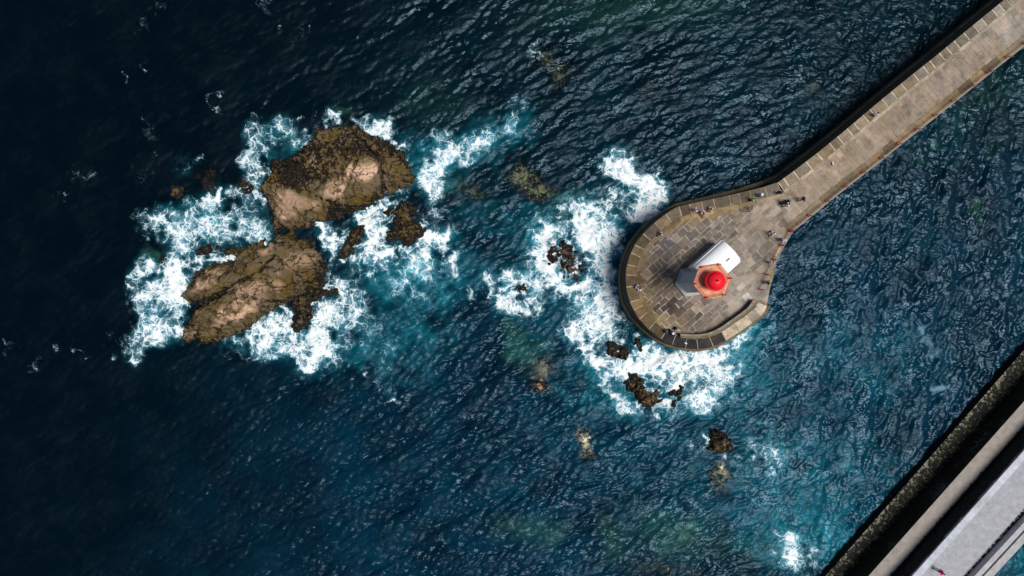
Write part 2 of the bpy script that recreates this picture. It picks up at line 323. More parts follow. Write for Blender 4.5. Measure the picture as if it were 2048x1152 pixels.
    # thin veil of bubbles under and around the lace, streaked by the backwash
    sv2 = t.vmath('ADD', t.vmath('MULTIPLY', p, (1, 1, 0)), t.vmath('SCALE', wv, sc=1.6))
    veil = t.math('MULTIPLY', t.ramp(t.math('MULTIPLY', foam, t.ramp(t.noise(sv2, 1.3, 7, .7), .3, .7, .3, 1.5, False)), .18, 1.0), .34)
    cover = t.math('MAXIMUM', t.math('MAXIMUM', lace, veil), bb)
    # the body of the water
    patch = t.ramp(t.noise(p, .12, 5, .6), .35, .68)
    deep = t.mix(live, (.0001, .0030, .0055), t.mix(bri, t.mix(patch, (.0002, .005, .009), (.0003, .012, .017)), t.mix(patch, (.0004, .012, .026), (.0006, .029, .056))))  # low live values carry deep water plus vignette darkening mixed into the colour
    tn = t.math('MULTIPLY', teal, t.ramp(t.noise(p, .5, 5, .65), .25, .75, .45, 1.35)) 
    body = t.mix(t.ramp(tn, .05, .95, 0, 1, False), deep, (.008, .21, .28))
    body = t.mix(t.ramp(tn, .7, 1.4), body, (.12, .42, .48))
    body = t.mix(t.math('MULTIPLY', t.math('MULTIPLY', green, t.ramp(t.noise(p, 1.1, 6, .7), .3, .65, .2, 1)), .8), body, (.028, .105, .055))
    b1 = t.noise(t.vmath('MULTIPLY', p, (1, 1.6, 0)), 1.8, 2, .45, dist=.5)
    nb = t.bump(b1, 1.0, t.math('MULTIPLY_ADD', live, .075, .02))
    alpha = t.math('SUBTRACT', 1, t.math('MULTIPLY', shal, .72))
    wat = t.bsdf(body, t.ramp(t.noise(p, .22, 4, .65), .35, .65, .2, .42), nb, .42, 1.33, alpha, tint=(.50, .78, 1))
    foamc = t.mix(t.ramp(t.math('SUBTRACT', de, h), -.12, .40), (.30, .56, .68), (.90, .92, .90))
    fb = t.bump(t.math('ADD', nf, fine), .6, .06)
    fo = t.bsdf(foamc, .75, fb, .2)
    mx = t.n('ShaderNodeMixShader'); t.l(cover, mx.inputs[0]); t.l(wat, mx.inputs[1]); t.l(fo, mx.inputs[2])
    me.materials.append(t.done(mx.outputs[0]))
    o = bpy.data.objects.new('sea', me); COL.objects.link(o); tag(o, 'dark blue green sea with white foam around the rocks', 'sea', kind='structure')
sea()
def seabed():
    b = MB(); b.poly([(-2500, -2500, -9), (2500, -2500, -9), (2500, 2500, -9), (-2500, 2500, -9)], (.02, .05, .045, 0))
    o = b.build('seabed', M_WALL); tag(o, 'dark sea floor under the water', 'seabed', kind='structure')
seabed()

# ------------------------------------------------------------------ rocks
def mat_rock():
    t = NT('sea_rock'); p = pos(t)
    a = t.n('ShaderNodeAttribute', attribute_name='Col'); col = a.outputs['Color']; mus = a.outputs['Alpha']
    n2 = t.noise(p, 3.2, 8, .75); n3 = t.noise(p, 11, 5, .7); n1 = t.noise(p, .9, 5, .6)
    k = t.math('MULTIPLY', t.ramp(n2, .25, .75, .7, 1.35, False), t.ramp(n3, .25, .75, .75, 1.25, False)); cc = t.n('ShaderNodeCombineColor')
    for i in range(3): t.l(k, cc.inputs[i])
    c = t.mix(1, col, cc.outputs[0], 'MULTIPLY')
    c = t.mix(t.ramp(n1, .52, .7, 0, .45), c, (.12, .085, .012))
    c = t.mix(t.ramp(t.noise(p, 2.1, 4, .6), .62, .72, 0, .35), c, (.30, .14, .07))
    th = t.math('MULTIPLY_ADD', mus, -.31, .69)
    blk = t.ramp(t.noise(p, 2.1, 7, .70, dist=.5), th, t.math('ADD', th, .05))
    c = t.mix(t.math('MULTIPLY', blk, .95), c, (.006, .005, .004))
    wp = t.vmath('ADD', p, t.vmath('SCALE', t.vmath('SUBTRACT', t.noise(p, .8, 4, .6, True), (.5, .5, .5)), sc=2.2)); wp = t.vmath('MULTIPLY', wp, (1, 1, .3))
    ck = t.math('MULTIPLY', t.ramp(t.voro(wp, .42), .012, .045, 1, 0), t.ramp(t.noise(p, .7, 3, .6), .38, .5))
    ck = t.math('MAXIMUM', ck, t.math('MULTIPLY', t.ramp(t.voro(wp, .9), .01, .035, 1, 0), t.ramp(t.noise(p, 1.3, 3, .6), .52, .62)))
    c = t.mix(t.math('MULTIPLY', ck, .9), c, (.012, .009, .006))
    bc = t.ramp(t.noise(p, 6, 3, .6), t.math('MULTIPLY_ADD', mus, -.18, .80), t.math('MULTIPLY_ADD', mus, -.18, .84))
    c = t.mix(t.math('MULTIPLY', bc, .6), c, (.34, .27, .2))
    rough = t.ramp(n2, .3, .7, .7, .95)
    hh = t.math('SUBTRACT', t.math('ADD', n2, t.math('MULTIPLY', blk, .4)), t.math('MULTIPLY', ck, .8))
    return t.done(t.bsdf(c, rough, t.bump(hh, .9, .07), .2))
M_ROCK = mat_rock()
def sdf(px, py, poly):
    """signed distance inside a polygon (positive inside)"""
    p = np.array(poly); d2 = np.full(px.shape, 1e9); ins = np.zeros(px.shape, bool); n = len(p)
    for i in range(n):
        a, b = p[i], p[(i+1) % n]; e = b-a; wx, wy = px-a[0], py-a[1]
        t_ = np.clip((wx*e[0]+wy*e[1])/(e@e), 0, 1); d2 = np.minimum(d2, (wx-e[0]*t_)**2+(wy-e[1]*t_)**2)
        c = ((a[1] <= py) & (b[1] > py)) | ((b[1] <= py) & (a[1] > py))
        with np.errstate(divide='ignore', invalid='ignore'): xi = a[0]+(py-a[1])*e[0]/e[1]
        ins ^= c & (px < xi)
    return np.where(ins, 1, -1)*np.sqrt(d2)
_n = {}
def nz(gx_, gy_, key, l0, l1, power=3):
    if key not in _n: _n[key] = field(band(l0, l1, power), 100+len(_n))
    f = _n[key]; i = np.clip((gy_-gy[0])/DX, 0, NY-1.01); j = np.clip((gx_-gx[0])/DX, 0, NX-1.01)
    i0 = i.astype(int); j0 = j.astype(int); fi = i-i0; fj = j-j0
    return f[i0, j0]*(1-fi)*(1-fj)+f[i0+1, j0]*fi*(1-fj)+f[i0, j0+1]*(1-fi)*fj+f[i0+1, j0+1]*fi*fj
ROCKC = lin(96, 79, 40); PALE = lin(198, 164, 136); GREY = lin(108, 94, 78); MAROON = lin(70, 58, 62)
def rock(outline, H, label, L=1.0, step=.11, pale=(), mussel=.5, rough=1.0, cracks=3.8, base=ROCKC, top=None, lines=(), edgewob=.24, muss=(), pits=(), name='rock', group=None, wetk=.55):
    poly = [W2(*p) for p in outline]
    xs = [p[0] for p in poly]; ys = [p[1] for p in poly]
    x = np.arange(min(xs)-1.6, max(xs)+1.6, step); y = np.arange(min(ys)-1.6, max(ys)+1.6, step)
    GX, GY = np.meshgrid(x, y)
    A = nz(GX, GY, 'a', .5, 3.0); Bn = nz(GX, GY, 'b', 1.5, 6); Cn = nz(GX, GY, 'c', .28, .9, 2.4)
    d = sdf(GX, GY, poly) + edgewob*(.55*A+.35*Cn)
    # blocks: a crazed pattern of joints, each block at its own height and tilt
    r = np.random.default_rng(int(abs(outline[0][0]*7+outline[0][1])))
    npt = max(6, int((x[-1]-x[0])*(y[-1]-y[0])/cracks**2)); sx = r.uniform(x[0], x[-1], npt); sy = r.uniform(y[0], y[-1], npt)
    wx = GX+.35*A+.25*Bn; wy = GY*1.0+.35*nz(GX, GY, 'a2', .5, 3)
    ca, sa = math.cos(.6), math.sin(.6)
    u = wx*ca+wy*sa; v_ = (-wx*sa+wy*ca)*1.7; su = sx*ca+sy*sa; sv_ = (-sx*sa+sy*ca)*1.7
    f1 = np.full(GX.shape, 1e9); f2 = f1.copy(); idx = np.zeros(GX.shape, int)
    for q in range(npt):
        dd = np.hypot(u-su[q], v_-sv_[q]); m = dd < f1
        f2 = np.where(m, f1, np.minimum(f2, dd)); idx = np.where(m, q, idx); f1 = np.where(m, dd, f1)
    crk = np.exp(-((f2-f1)/.13)**2)*(1-.5*0); crk_w = np.exp(-((f2-f1)/.35)**2)
    bh = r.uniform(-1, 1, npt)[idx]; tx = r.uniform(-.22, .22, npt)[idx]; ty = r.uniform(-.22, .22, npt)[idx]
    PXr = 1024+GX/(CAMZ*K); PYr = 576-GY/(CAMZ*K)
    pal = np.zeros(GX.shape); mus = np.full(GX.shape, mussel, float)
    def ell(cx, cy, rx, ry, ang):
        c, s_ = math.cos(math.radians(ang)), math.sin(math.radians(ang)); dx = PXr-cx+4*A; dy = PYr-cy+4*Bn
        return np.exp(-(((dx*c+dy*s_)/rx)**2+((-dx*s_+dy*c)/ry)**2)**1.6)
    for e in pale: pal = np.maximum(pal, ell(*e[:5])*e[5])
    pal = np.clip((pal-.15)/.55, 0, 1)*np.minimum(1, pal+.25)*np.clip(.9+.35*bh, .35, 1)
    for e in muss: mus = mus+ell(*e[:5])*e[5]
    ins = np.clip(d/L, 0, None)
    h = H*(1-np.exp(-ins*1.1))
    if top: h = h*(1+sum(ell(*e[:5])*e[5] for e in top))
    am = np.clip(d/.7, 0, 1)
    sm = np.clip(mus*1.5, .12, 1)
    h = h + am*rough*(.27*bh*1.25 + tx*(GX-sx[idx]) + ty*(GY-sy[idx]) + (.12*A+.10*Cn)*(1-.9*pal)*sm + .05*Bn) - am*crk*.32*rough - am*crk_w*.08
    for ln in lines:                                              # long fissures seen in the photo
        dl = np.full(GX.shape, 1e9)
        for a, b in zip(ln[1:], ln[2:]):
            a = np.array(W2(*a)); b = np.array(W2(*b)); e = b-a; t_ = np.clip(((GX-a[0])*e[0]+(GY-a[1])*e[1])/(e@e), 0, 1)
            dl = np.minimum(dl, np.hypot(GX-a[0]-t_*e[0], GY-a[1]-t_*e[1])+.10*A)
        g = np.exp(-(dl/ln[0])**2); h -= am*g*.8; mus = mus+g*.9
    pit = np.zeros(GX.shape)
    for e in pits: pit = np.maximum(pit, ell(*e))
    h = h-1.9*pit
    h = np.where(d < 0, np.maximum(-1.6, d*1.3-.05+.05*A), h-.05)
    if H < 0.35: h = np.where(d > 0, np.minimum(h, H+.12*A), h)
    mus = mus + .50*np.exp(-(np.clip(d, 0, None)/.7)**2) + .10*crk_w - .75*pal
    c = np.array(base)[None, None, :]*(1+.16*bh[..., None]) 
    g2 = np.clip(.5+.35*Bn, 0, 1)[..., None]*.7
    c = c*(1-g2)+np.array(GREY)[None, None]*g2
    c = c*(1-pal[..., None])+np.array(PALE)[None, None]*(1+.12*bh[..., None])*pal[..., None]
    wet = np.exp(-(np.clip(h, 0, None)/.35)**2)[..., None]*wetk; c = c*(1-wet)+np.array(MAROON)[None, None]*.7*wet
    c = c*(1-.72*crk[..., None]*am[..., None])
    wp_ = np.clip(pit*1.6-.2, 0, 1)[..., None]; c = c*(1-wp_)+np.array((.003, .004, .005))*wp_; mus = mus*(1-wp_[..., 0])
    colr = np.concatenate([c, np.clip(mus, 0, 1.4)[..., None]], -1).reshape(-1, 4).astype(np.float32)
    n, m = GX.shape; i = np.arange(n*m).reshape(n, m)
    cx0, cy0 = sum(xs)/len(xs), sum(ys)/len(ys)
    co = np.stack([GX-cx0, GY-cy0, h+1.6], -1).reshape(-1, 3)
    q = np.stack([i[:-1, :-1], i[:-1, 1:], i[1:, 1:], i[1:, :-1]], -1).reshape(-1, 4)
    hz = h.ravel()[q].max(1); q = q[hz > -1.45]
    used = np.unique(q); mp = np.full(n*m, -1); mp[used] = np.arange(len(used)); q = mp[q]; co = co[used]; colr = colr[used]
    me = bpy.data.meshes.new(name); me.from_pydata(co.tolist(), [], q.tolist()); me.materials.append(M_ROCK)
    at = me.color_attributes.new('Col', 'FLOAT_COLOR', 'POINT'); at.data.foreach_set('color', colr.ravel())
    me.polygons.foreach_set('use_smooth', [True]*len(me.polygons)); me.update()
    o = bpy.data.objects.new(name, me); o.location = (cx0, cy0, -1.6); COL.objects.link(o)
    tag(o, label, 'rock', group); return o

U = [(636,258),(670,253),(711,250),(733,266),(762,276),(787,290),(806,309),(821,331),(833,353),(823,368),(792,382),(762,394),(738,414),(706,426),(670,438),(646,447),(622,455),(600,462),(575,465),(549,466),(546,443),(539,409),(519,380),(536,355),(549,336),(544,319),(580,321),(587,304),(609,297),(626,275)]
rock(U, 2.6, 'largest craggy olive rock, the upper one, with pale smooth boulders along its middle', 1.3, .1,
     pale=[(740,350,26,24,-30,1),(712,352,12,22,20,.8),(680,385,26,20,-35,1),(590,408,40,20,5,.8),(625,405,26,12,20,.7),(575,430,24,16,10,.8),(795,345,22,16,40,.25),(632,330,20,14,10,.35),(760,330,12,20,0,.4)],
     mussel=.32, muss=[(620,340,60,40,0,.42),(700,300,70,26,0,.40),(590,360,50,30,0,.35),(690,425,60,12,-15,.4),(775,300,40,10,35,.3),(790,370,60,24,-10,-.4),(745,295,18,10,20,-.4),(635,428,20,12,0,-.4)],
     lines=[(.32,(722,282),(738,305),(762,325)),(.12,(720,330),(712,368),(690,395),(672,410)),(.14,(768,330),(768,370),(772,390)),(.12,(770,350),(800,362),(828,366)),(.1,(640,395),(672,410),(660,430))],
     top=[(735,350,40,30,-30,.3),(760,300,30,16,30,.3)],
     pits=[(569,460,8,6,-40),(601,465,12,8,10)])
LW = [(548,471),(520,479),(505,486),(489,493),(446,497),(451,506),(470,517),(462,527),(435,523),(408,536),(392,547),(379,566),(360,593),(368,601),(385,605),(396,606),(398,610),(390,614),(386,622),(382,633),(374,648),(365,660),(364,679),(381,682),(398,676),(403,687),(425,688),(452,679),(489,663),(524,636),(559,614),(578,604),(592,619),(586,640),(582,668),(603,664),(622,648),(631,604),(650,594),(676,588),(674,578),(652,573),(650,553),(657,531),(639,507),(626,478),(614,456),(590,452),(565,458)]
rock(LW, 2.7, 'long olive rock, the lower of the two big rocks, split by a diagonal crack', 1.3, .1,
     pale=[(420,572,28,12,-25,.75),(500,622,48,10,-32,1),(455,637,14,20,20,.9),(520,582,36,20,-25,.62),(562,568,18,20,0,.55),(615,520,40,18,-20,.62),(545,498,28,16,0,.6),(490,605,34,10,-25,.6),(440,545,24,10,-20,.5),(385,670,10,12,0,.5)],
     mussel=.12, muss=[(600,480,40,24,0,.45),(640,560,24,50,0,.4),(605,640,36,40,0,.6),(400,620,50,12,-20,.5),(410,660,40,22,0,.35),(400,560,60,12,-40,.3),(640,590,50,20,0,.4)],
     lines=[(.2,(420,602),(470,575),(505,558),(540,535),(562,512)),(.12,(372,640),(430,600),(480,580)),(.13,(500,590),(530,600),(580,602),(620,585)),(.45,(566,462),(574,456)),(.55,(599,464),(604,465)),(.3,(385,610),(420,604),(452,590))],
     top=[(480,600,90,18,-30,.15),(500,540,90,26,-30,.1)],
     pits=[(569,460,8,6,-40),(601,465,12,8,10)])
rock([(734,447),(731,466),(712,494),(700,516),(684,525),(678,516),(681,491),(694,472),(703,459),(725,447)], 1.2, 'narrow mustard coloured rock between two white surges', .7, mussel=.55, cracks=1.5)
rock([(828,400),(831,441),(850,453),(847,472),(816,491),(797,481),(769,484),(775,462),(791,450),(781,434),(762,427),(781,412),(800,406)], 1.1, 'brown weedy rock with a wide foot, right of the big upper rock', .8, mussel=.6, cracks=1.6)
rock([(354,369),(364,373),(370,382),(368,390),(352,398),(340,394),(339,382),(345,371)], 1.1, 'small rounded tan rock off the left end of the big rocks', .6, mussel=.42, cracks=1.6, step=.08, edgewob=.15)
rock([(394,350),(411,350),(419,359),(418,368),(399,366)], .12, 'small olive green rock just awash beside a white splash', .6, mussel=.1, step=.1, edgewob=.15)
rock([(480,362),(497,350),(510,362),(506,392),(494,396),(482,384)], .22, 'dark purplish rock awash in lacy foam above the left surge', .6, mussel=.8, step=.1)
rock([(392,501),(399,494.5),(416,488),(440,487.6),(442,497),(425,506),(407,510),(394,510)], .9, 'small elongated brown rock in the surge beside the lower big rock', .5, mussel=.45, cracks=1.4, step=.08, edgewob=.12)
rock([(317,515),(329,511),(332,522),(324,529)], .5, 'tiny reddish brown rock at the foot of the left surge', .4, mussel=.4, step=.08, edgewob=.1, base=lin(110, 70, 60))
rock([(1098,494),(1125,484),(1145,491),(1164,511),(1171,540),(1158,560),(1128,560),(1112,540),(1098,524)], .88, 'dark maroon boulder washed over by foam, left of the round pier head', .9, mussel=.62, base=lin(96, 66, 66), cracks=1.4, edgewob=.5)
rock([(1030,567),(1046,570),(1063,587),(1052,592),(1036,582)], .55, 'small dark rock in a horseshoe of foam, left of the maroon boulder', .6, mussel=.8, base=lin(80, 62, 64), edgewob=.3)
rock([(1211,680),(1232,688),(1256,694),(1259,715),(1250,722),(1220,718),(1214,703)], 1.1, 'grey brown rock in the foam just below the pier head', .6, mussel=.55, base=lin(112, 92, 84), cracks=1.2)
rock([(1262,680),(1279,677),(1284,703),(1273,705),(1262,691)], .8, 'small dark rock against the foot of the pier head wall', .5, mussel=.75, base=lin(80, 66, 60), cracks=1.2)
rock([(1247,765),(1256,747),(1273,750),(1285,762),(1303,774),(1327,789),(1332,804),(1309,809),(1294,818),(1282,815),(1267,783),(1250,777)], 1.1, 'largest rock below the pier head, long brown wedge in foam', .6, mussel=.55, base=lin(122, 98, 68), cracks=1.3)
rock([(1347,774),(1368,774),(1364,790),(1356,804),(1353,821),(1341,821),(1344,806),(1338,785)], .8, 'narrow upright brown rock right of the long wedge rock', .5, mussel=.6, cracks=1.2, base=lin(104, 82, 66))
rock([(1369,778),(1378,776),(1381,787),(1371,790)], .4, 'tiny maroon rock in foam at the right of the narrow brown rock', .4, mussel=.6, base=lin(90, 56, 62), step=.08, edgewob=.15)
rock([(1419,860),(1433,857),(1450,863),(1464,883),(1462,901),(1445,907),(1427,905),(1412,898),(1418,889)], 1.5, 'dark blocky olive rock standing alone below the pier head', .5, mussel=.62, cracks=1.3, muss=[(1432,895,14,10,0,-.5)])
rock([(1386,876),(1400,877),(1415,888),(1408,896),(1392,888)], .5, 'small dark rock left of the blocky olive rock', .5, mussel=.75, cracks=1.1)
rock([(1060,766),(1075,764),(1104,772),(1100,780),(1078,784)], .42, 'small pale rock tip among the ripples, left of the rocks below the pier head', .4, mussel=.25, base=PALE, step=.08, edgewob=.15)
SUB = [([(1010,345),(1040,330),(1062,345),(1060,372),(1090,360),(1110,372),(1112,392),(1080,400),(1050,385),(1020,370)], 'broad brown rock seen through the rippled water between the big rocks and the pier'),
 ([(930,368),(955,372),(962,390),(942,396),(928,386)], 'small green brown rock under water right of the big upper rock'),
 ([(870,370),(900,370),(905,386),(880,390)], 'faint olive rock under foamy water next to the big upper rock'),
 ([(1162,868),(1178,862),(1185,890),(1178,908),(1164,900)], 'pale rounded rock under water below the rock tip'),
 ([(1440,930),(1462,924),(1474,950),(1462,980),(1446,972)], 'pale pebbly rock under water below the blocky olive rock'),
 ([(1060,735),(1095,722),(1115,738),(1100,762),(1070,760)], 'brown rock under water above the small pale rock tip'),
 ([(1075,100),(1100,108),(1112,130),(1150,140),(1145,160),(1110,166),(1092,150)], 'dark rock under water near the top of the picture'),
 ([(1290,170),(1310,168),(1326,190),(1312,200)], 'small dark rock under water above the pier head'),
 ([(1612,155),(1640,158),(1645,180),(1620,186)], 'dim rock under a small splash beside the straight pier'),
 ([(1250,1130),(1300,1118),(1400,1128),(1420,1160),(1260,1160)], 'wide brownish rock under water at the bottom edge'),]
for k, (pl, lb) in enumerate(SUB):
    rock(pl, .0, lb, .8, .14, mussel=.1 if 'pale' in lb else .3, base=lin(228, 224, 190) if 'pale' in lb else lin(140, 150, 108), name='submerged_rock', wetk=0, cracks=1.2, pale=()).location.z -= .20

# ------------------------------------------------------------------ the stone pier with its round head
ZD = 6.0
T = [(2200,-156),(2008,0),(1931,63),(1873,111),(1810,161),(1748,212),(1689,262),(1635,306),(1581,347),(1556,365),(1525,375),(1468,388.6),(1411,401),(1375,409),(1352,415),(1334.6,426),(1311.7,443.5),(1290.6,463),(1271.6,486),(1259,513),(1252.5,539),(1251.5,560),(1254,583),(1262,609),(1276,635),(1296,657),(1316.5,674),(1339,687),(1365,696),(1392.6,699),(1420,695),(1452,681),(1480,663),(1504,646),(1528,626),(1534,612)]
Fp = [(2188,-170),(1996,-14),(1919,49),(1861,97),(1798,147),(1736,198),(1677,248),(1623,292),(1569,333),(1547,350),(1521,362),(1466,380),(1409,394),(1373,402.5),(1345,409),(1322,423),(1296,440),(1272,463),(1254,486),(1242,511),(1235,540),(1233.5,561),(1235,584),(1241,609),(1256,636),(1277,659),(1299,677),(1326,691),(1358,699.5),(1390,702),(1420,697),(1452,681),(1480,663),(1504,646),(1528,626),(1534,612)]
R = [(1535.5,600),(1539,582),(1543,566),(1546,557),(1535,553),(1553,514),(1564,493),(1573,482),(1583,463),(1602,447),(1658,401),(1703,365),(1748,331),(1800,288),(1862.6,239),(1931,184),(1987.6,138),(2048,90),(2230,-53)]
ZC = 6.4
Tw = [W2(*p, ZC) for p in T]; Fw = [W2(*p, 0) for p in Fp]; Rw = [W2(*p, ZD) for p in R]
def resample(pl, step, closed=False):
    pts = [Vector(p[:2]) for p in pl]; out = [pts[0]]; acc = 0
    for a, b in zip(pts, pts[1:]):
        L = (b-a).length; n = max(1, round(L/step))
        for k in range(1, n+1): out.append(a.lerp(b, k/n))
    return out
def smooth_poly(pl, it=2):
    pts = [Vector(p[:2]) for p in pl]
    for _ in range(it):
        o = [pts[0]]
        for a, b in zip(pts, pts[1:]): o += [a.lerp(b, .25), a.lerp(b, .75)]
        o.append(pts[-1]); pts = o
    return pts
def equal(pl, ds):
    pts = [Vector(p[:2]) for p in pl]; cum = [0]
    for a, b in zip(pts, pts[1:]): cum.append(cum[-1]+(b-a).length)
    n = max(1, round(cum[-1]/ds)); out = []; j = 0
    for k in range(n+1):
        s_ = cum[-1]*k/n
        while j < len(cum)-2 and cum[j+1] < s_: j += 1
        out.append(pts[j].lerp(pts[j+1], (s_-cum[j])/max(1e-9, cum[j+1]-cum[j])))
    return out
def normals(pl):
    out = []
    for i in range(len(pl)):
        t_ = (pl[min(i+1, len(pl)-1)]-pl[max(i-1, 0)]).normalized(); out.append(Vector((-t_.y, t_.x)))
    return out
def topx(p, z): d = (CAMZ-z)*K; return (1024+p[0]/d, 576-p[1]/d)
FIELDS = [  # stained, worn, darker and lighter areas of the stone: px, py, rx, ry, angle, colour, strength
 (1272,570,24,80,0,(98,80,54),.85),(1300,610,26,40,20,(118,96,62),.5),(1340,612,34,17,-10,(50,44,48),.95),(1375,640,40,14,0,(70,58,52),.6),(1330,500,28,30,0,(84,78,80),.8),(1370,470,50,20,-10,(96,88,88),.5),(1345,540,24,22,0,(84,80,74),.5),
 (1325,642,16,10,0,(170,142,96),.7),(1362,640,12,8,0,(160,136,96),.5),(1490,600,60,40,-20,(168,158,146),.7),(1540,470,50,60,0,(158,146,132),.5),(1430,470,60,40,0,(112,104,100),.4),(1480,560,30,50,0,(160,152,140),.6),(1400,435,70,9,-12,(150,122,76),.8),(1335,460,20,14,-40,(134,108,70),.5),
 (1560,410,70,40,-20,(172,156,136),.6),(1680,320,140,30,-40,(160,142,124),.6),(1640,290+70,90,14,-40,(170,154,132),.5),(1880,170,120,30,-40,(148,134,122),.5),(2010,60,60,40,0,(166,158,150),.6),
 (1420,470,30,40,0,(118,108,104),.4),(1310,560,20,30,0,(92,76,54),.6),(1405,520,12,12,0,(80,72,64),.5),(1415,650,50,12,0,(120,108,98),.5)]
def stone(px, py, base, jit=.14, fields=FIELDS, sat=1):
    c = list(base)
    for cx, cy, rx, ry, a, col, s_ in fields:
        ca, sa = math.cos(math.radians(a)), math.sin(math.radians(a)); dx, dy = px-cx, py-cy
        g = s_*math.exp(-((dx*ca+dy*sa)/rx)**2-((-dx*sa+dy*ca)/ry)**2)
        c = [u*(1-g)+v*g for u, v in zip(c, col)]
    j = random.gauss(1, jit); hue = random.gauss(0, 2)
    c = [max(8, min(250, c[0]*j+hue)), max(8, min(250, c[1]*j)), max(8, min(250, c[2]*j-hue))]
    return (*lin(*c), 0)
pier = empty('stone_pier', (*W2(1400, 560, ZD), 0)); PO = Vector(pier.location)
tag(pier, 'stone pier with a round head carrying the lighthouse, seen from above', 'pier')
def local(mb, o=PO): mb.v = [(x-o.x, y-o.y, z-o.z) for x, y, z in mb.v]; return mb
# the sea wall: battered foot, narrow ledge, upright face
wl = MB(); n = len(Tw)
def ring(k, f, z): a, b = Vector(Fw[k]), Vector(Tw[k]); p = a.lerp(b, f); return (p.x, p.y, z)
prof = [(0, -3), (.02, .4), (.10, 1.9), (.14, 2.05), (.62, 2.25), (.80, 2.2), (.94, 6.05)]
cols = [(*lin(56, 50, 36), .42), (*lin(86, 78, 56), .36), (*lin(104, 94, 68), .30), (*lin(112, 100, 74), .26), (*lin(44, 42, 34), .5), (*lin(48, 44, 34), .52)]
sub = 4
rings = []
for f, z in prof:
    line = [Vector(ring(k, f, z)) for k in range(n)]
    out = []
    for a, b in zip(line, line[1:]): out += [a.lerp(b, q/sub) for q in range(sub)]
    rings.append(out+[line[-1]])
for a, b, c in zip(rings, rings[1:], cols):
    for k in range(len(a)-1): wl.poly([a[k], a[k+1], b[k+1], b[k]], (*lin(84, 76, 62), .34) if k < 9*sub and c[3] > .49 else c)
Rc = Rw
for a, b in zip([Tw[-1]]+Rc, Rc):
    q = resample([a, b], 1.5)
    for u, v in zip(q, q[1:]): wl.poly([(*u, -3), (*v, -3), (*v, 1.4), (*u, 1.4)], (*lin(30, 30, 24), .5)); wl.poly([(*u, 1.4), (*v, 1.4), (*v, 5.98), (*u, 5.98)], (*lin(96, 84, 64), .1))
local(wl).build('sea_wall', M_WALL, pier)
deckpoly = [ring(k, .94, 0)[:2] for k in range(n)]+list(Rw)
mb = MB(); mb.poly([(x, y, 5.975) for x, y in deckpoly], (*lin(166, 152, 134), 0)); local(mb).build('mortar_bed', M_PAVE, pier)
# paving slabs, laid in courses of uneven width and clipped to the deck
def clip(sub_, cl):
    out = [Vector(p) for p in sub_]
    for i in range(len(cl)):
        a, b = cl[i], cl[(i+1) % len(cl)]; e = b-a; inp = out; out = []
        if not inp: return []
        side = lambda p: e.x*(p.y-a.y)-e.y*(p.x-a.x)
        for k in range(len(inp)):
            p, q = inp[k-1], inp[k]; sp, sq = side(p), side(q)
            if (sp >= 0) != (sq >= 0): out.append(p.lerp(q, sp/(sp-sq)))
            if sq >= 0: out.append(q)
    return out
def inside(p, poly):
    r_ = False
    for i in range(len(poly)):
        a, b = poly[i], poly[i-1]
        if (a[1] > p[1]) != (b[1] > p[1]) and p[0] < (b[0]-a[0])*(p[1]-a[1])/(b[1]-a[1])+a[0]: r_ = not r_
    return r_
coping_in = None
def lay(name, poly, ang, origin, w0, w1, l0, l1, gap, base, z, mat, jit, keep=lambda p: True, skew=.1):
    m_ = MB(); ca, sa = math.cos(ang), math.sin(ang)
    loc = [((p[0]-origin[0])*ca+(p[1]-origin[1])*sa, -(p[0]-origin[0])*sa+(p[1]-origin[1])*ca) for p in poly]
    u0, u1 = min(p[0] for p in loc), max(p[0] for p in loc); v0, v1 = min(p[1] for p in loc), max(p[1] for p in loc)
    v = v0
    while v < v1:
        wd = random.uniform(w0, w1); u = u0-random.random()*l1
        while u < u1:
            ln = random.uniform(l0, l1)
            j = lambda: random.uniform(-skew, skew)
            q = [(u+gap/2+j()*.5, v+gap/2+j()*.4), (u+ln-gap/2+j()*.5, v+gap/2+j()*.4), (u+ln-gap/2+j()*.5, v+wd-gap/2+j()*.4), (u+gap/2+j()*.5, v+wd-gap/2+j()*.4)]
            wv_ = [Vector((origin[0]+a*ca-b*sa, origin[1]+a*sa+b*ca)) for a, b in q]
            cen = sum(wv_, Vector((0, 0)))/4
            if keep(cen):
                ins_ = [inside(p, poly) for p in wv_]
                if all(ins_): pl = wv_
                elif any(ins_) or inside(cen, poly): pl = clip([Vector(p) for p in poly], wv_)
                else: pl = []
                if len(pl) >= 3:
                    pp = topx(cen, z); zz = z+random.uniform(0, .012)
                    c = stone(*pp, base(pp) if callable(base) else base, jit)
                    i0 = len(m_.v); k_ = len(pl)
                    m_.v += [(p.x, p.y, zz) for p in pl]+[(p.x, p.y, z-.022) for p in pl]
                    m_.face(range(i0, i0+k_), c)
                    for t_ in range(k_): m_.face((i0+(t_+1) % k_, i0+t_, i0+k_+t_, i0+k_+(t_+1) % k_), c)
            u += ln
        v += wd
    return local(m_).build(name, mat, pier)
splitpt = Vector(W2(1590, 405, ZD))
pdir = (Vector(W2(1931, 63, ZD))-Vector(W2(1581, 347, ZD))).normalized()
onhead = lambda p: (Vector(p)-splitpt).dot(pdir) < 0
lay('head_paving', deckpoly, math.radians(41), W2(1400, 560, ZD), .5, 1.15, .6, 1.5, .075, (126, 113, 100), 5.997, M_PAVE, .09, onhead, .2)
lay('walkway_paving', deckpoly, math.atan2(pdir.y, pdir.x)+math.pi/2, W2(1700, 300, ZD), .45, 1.0, .6, 2.2, .035, (148, 131, 112), 5.997, M_PAVE, .045, lambda p: not onhead(p), .08)
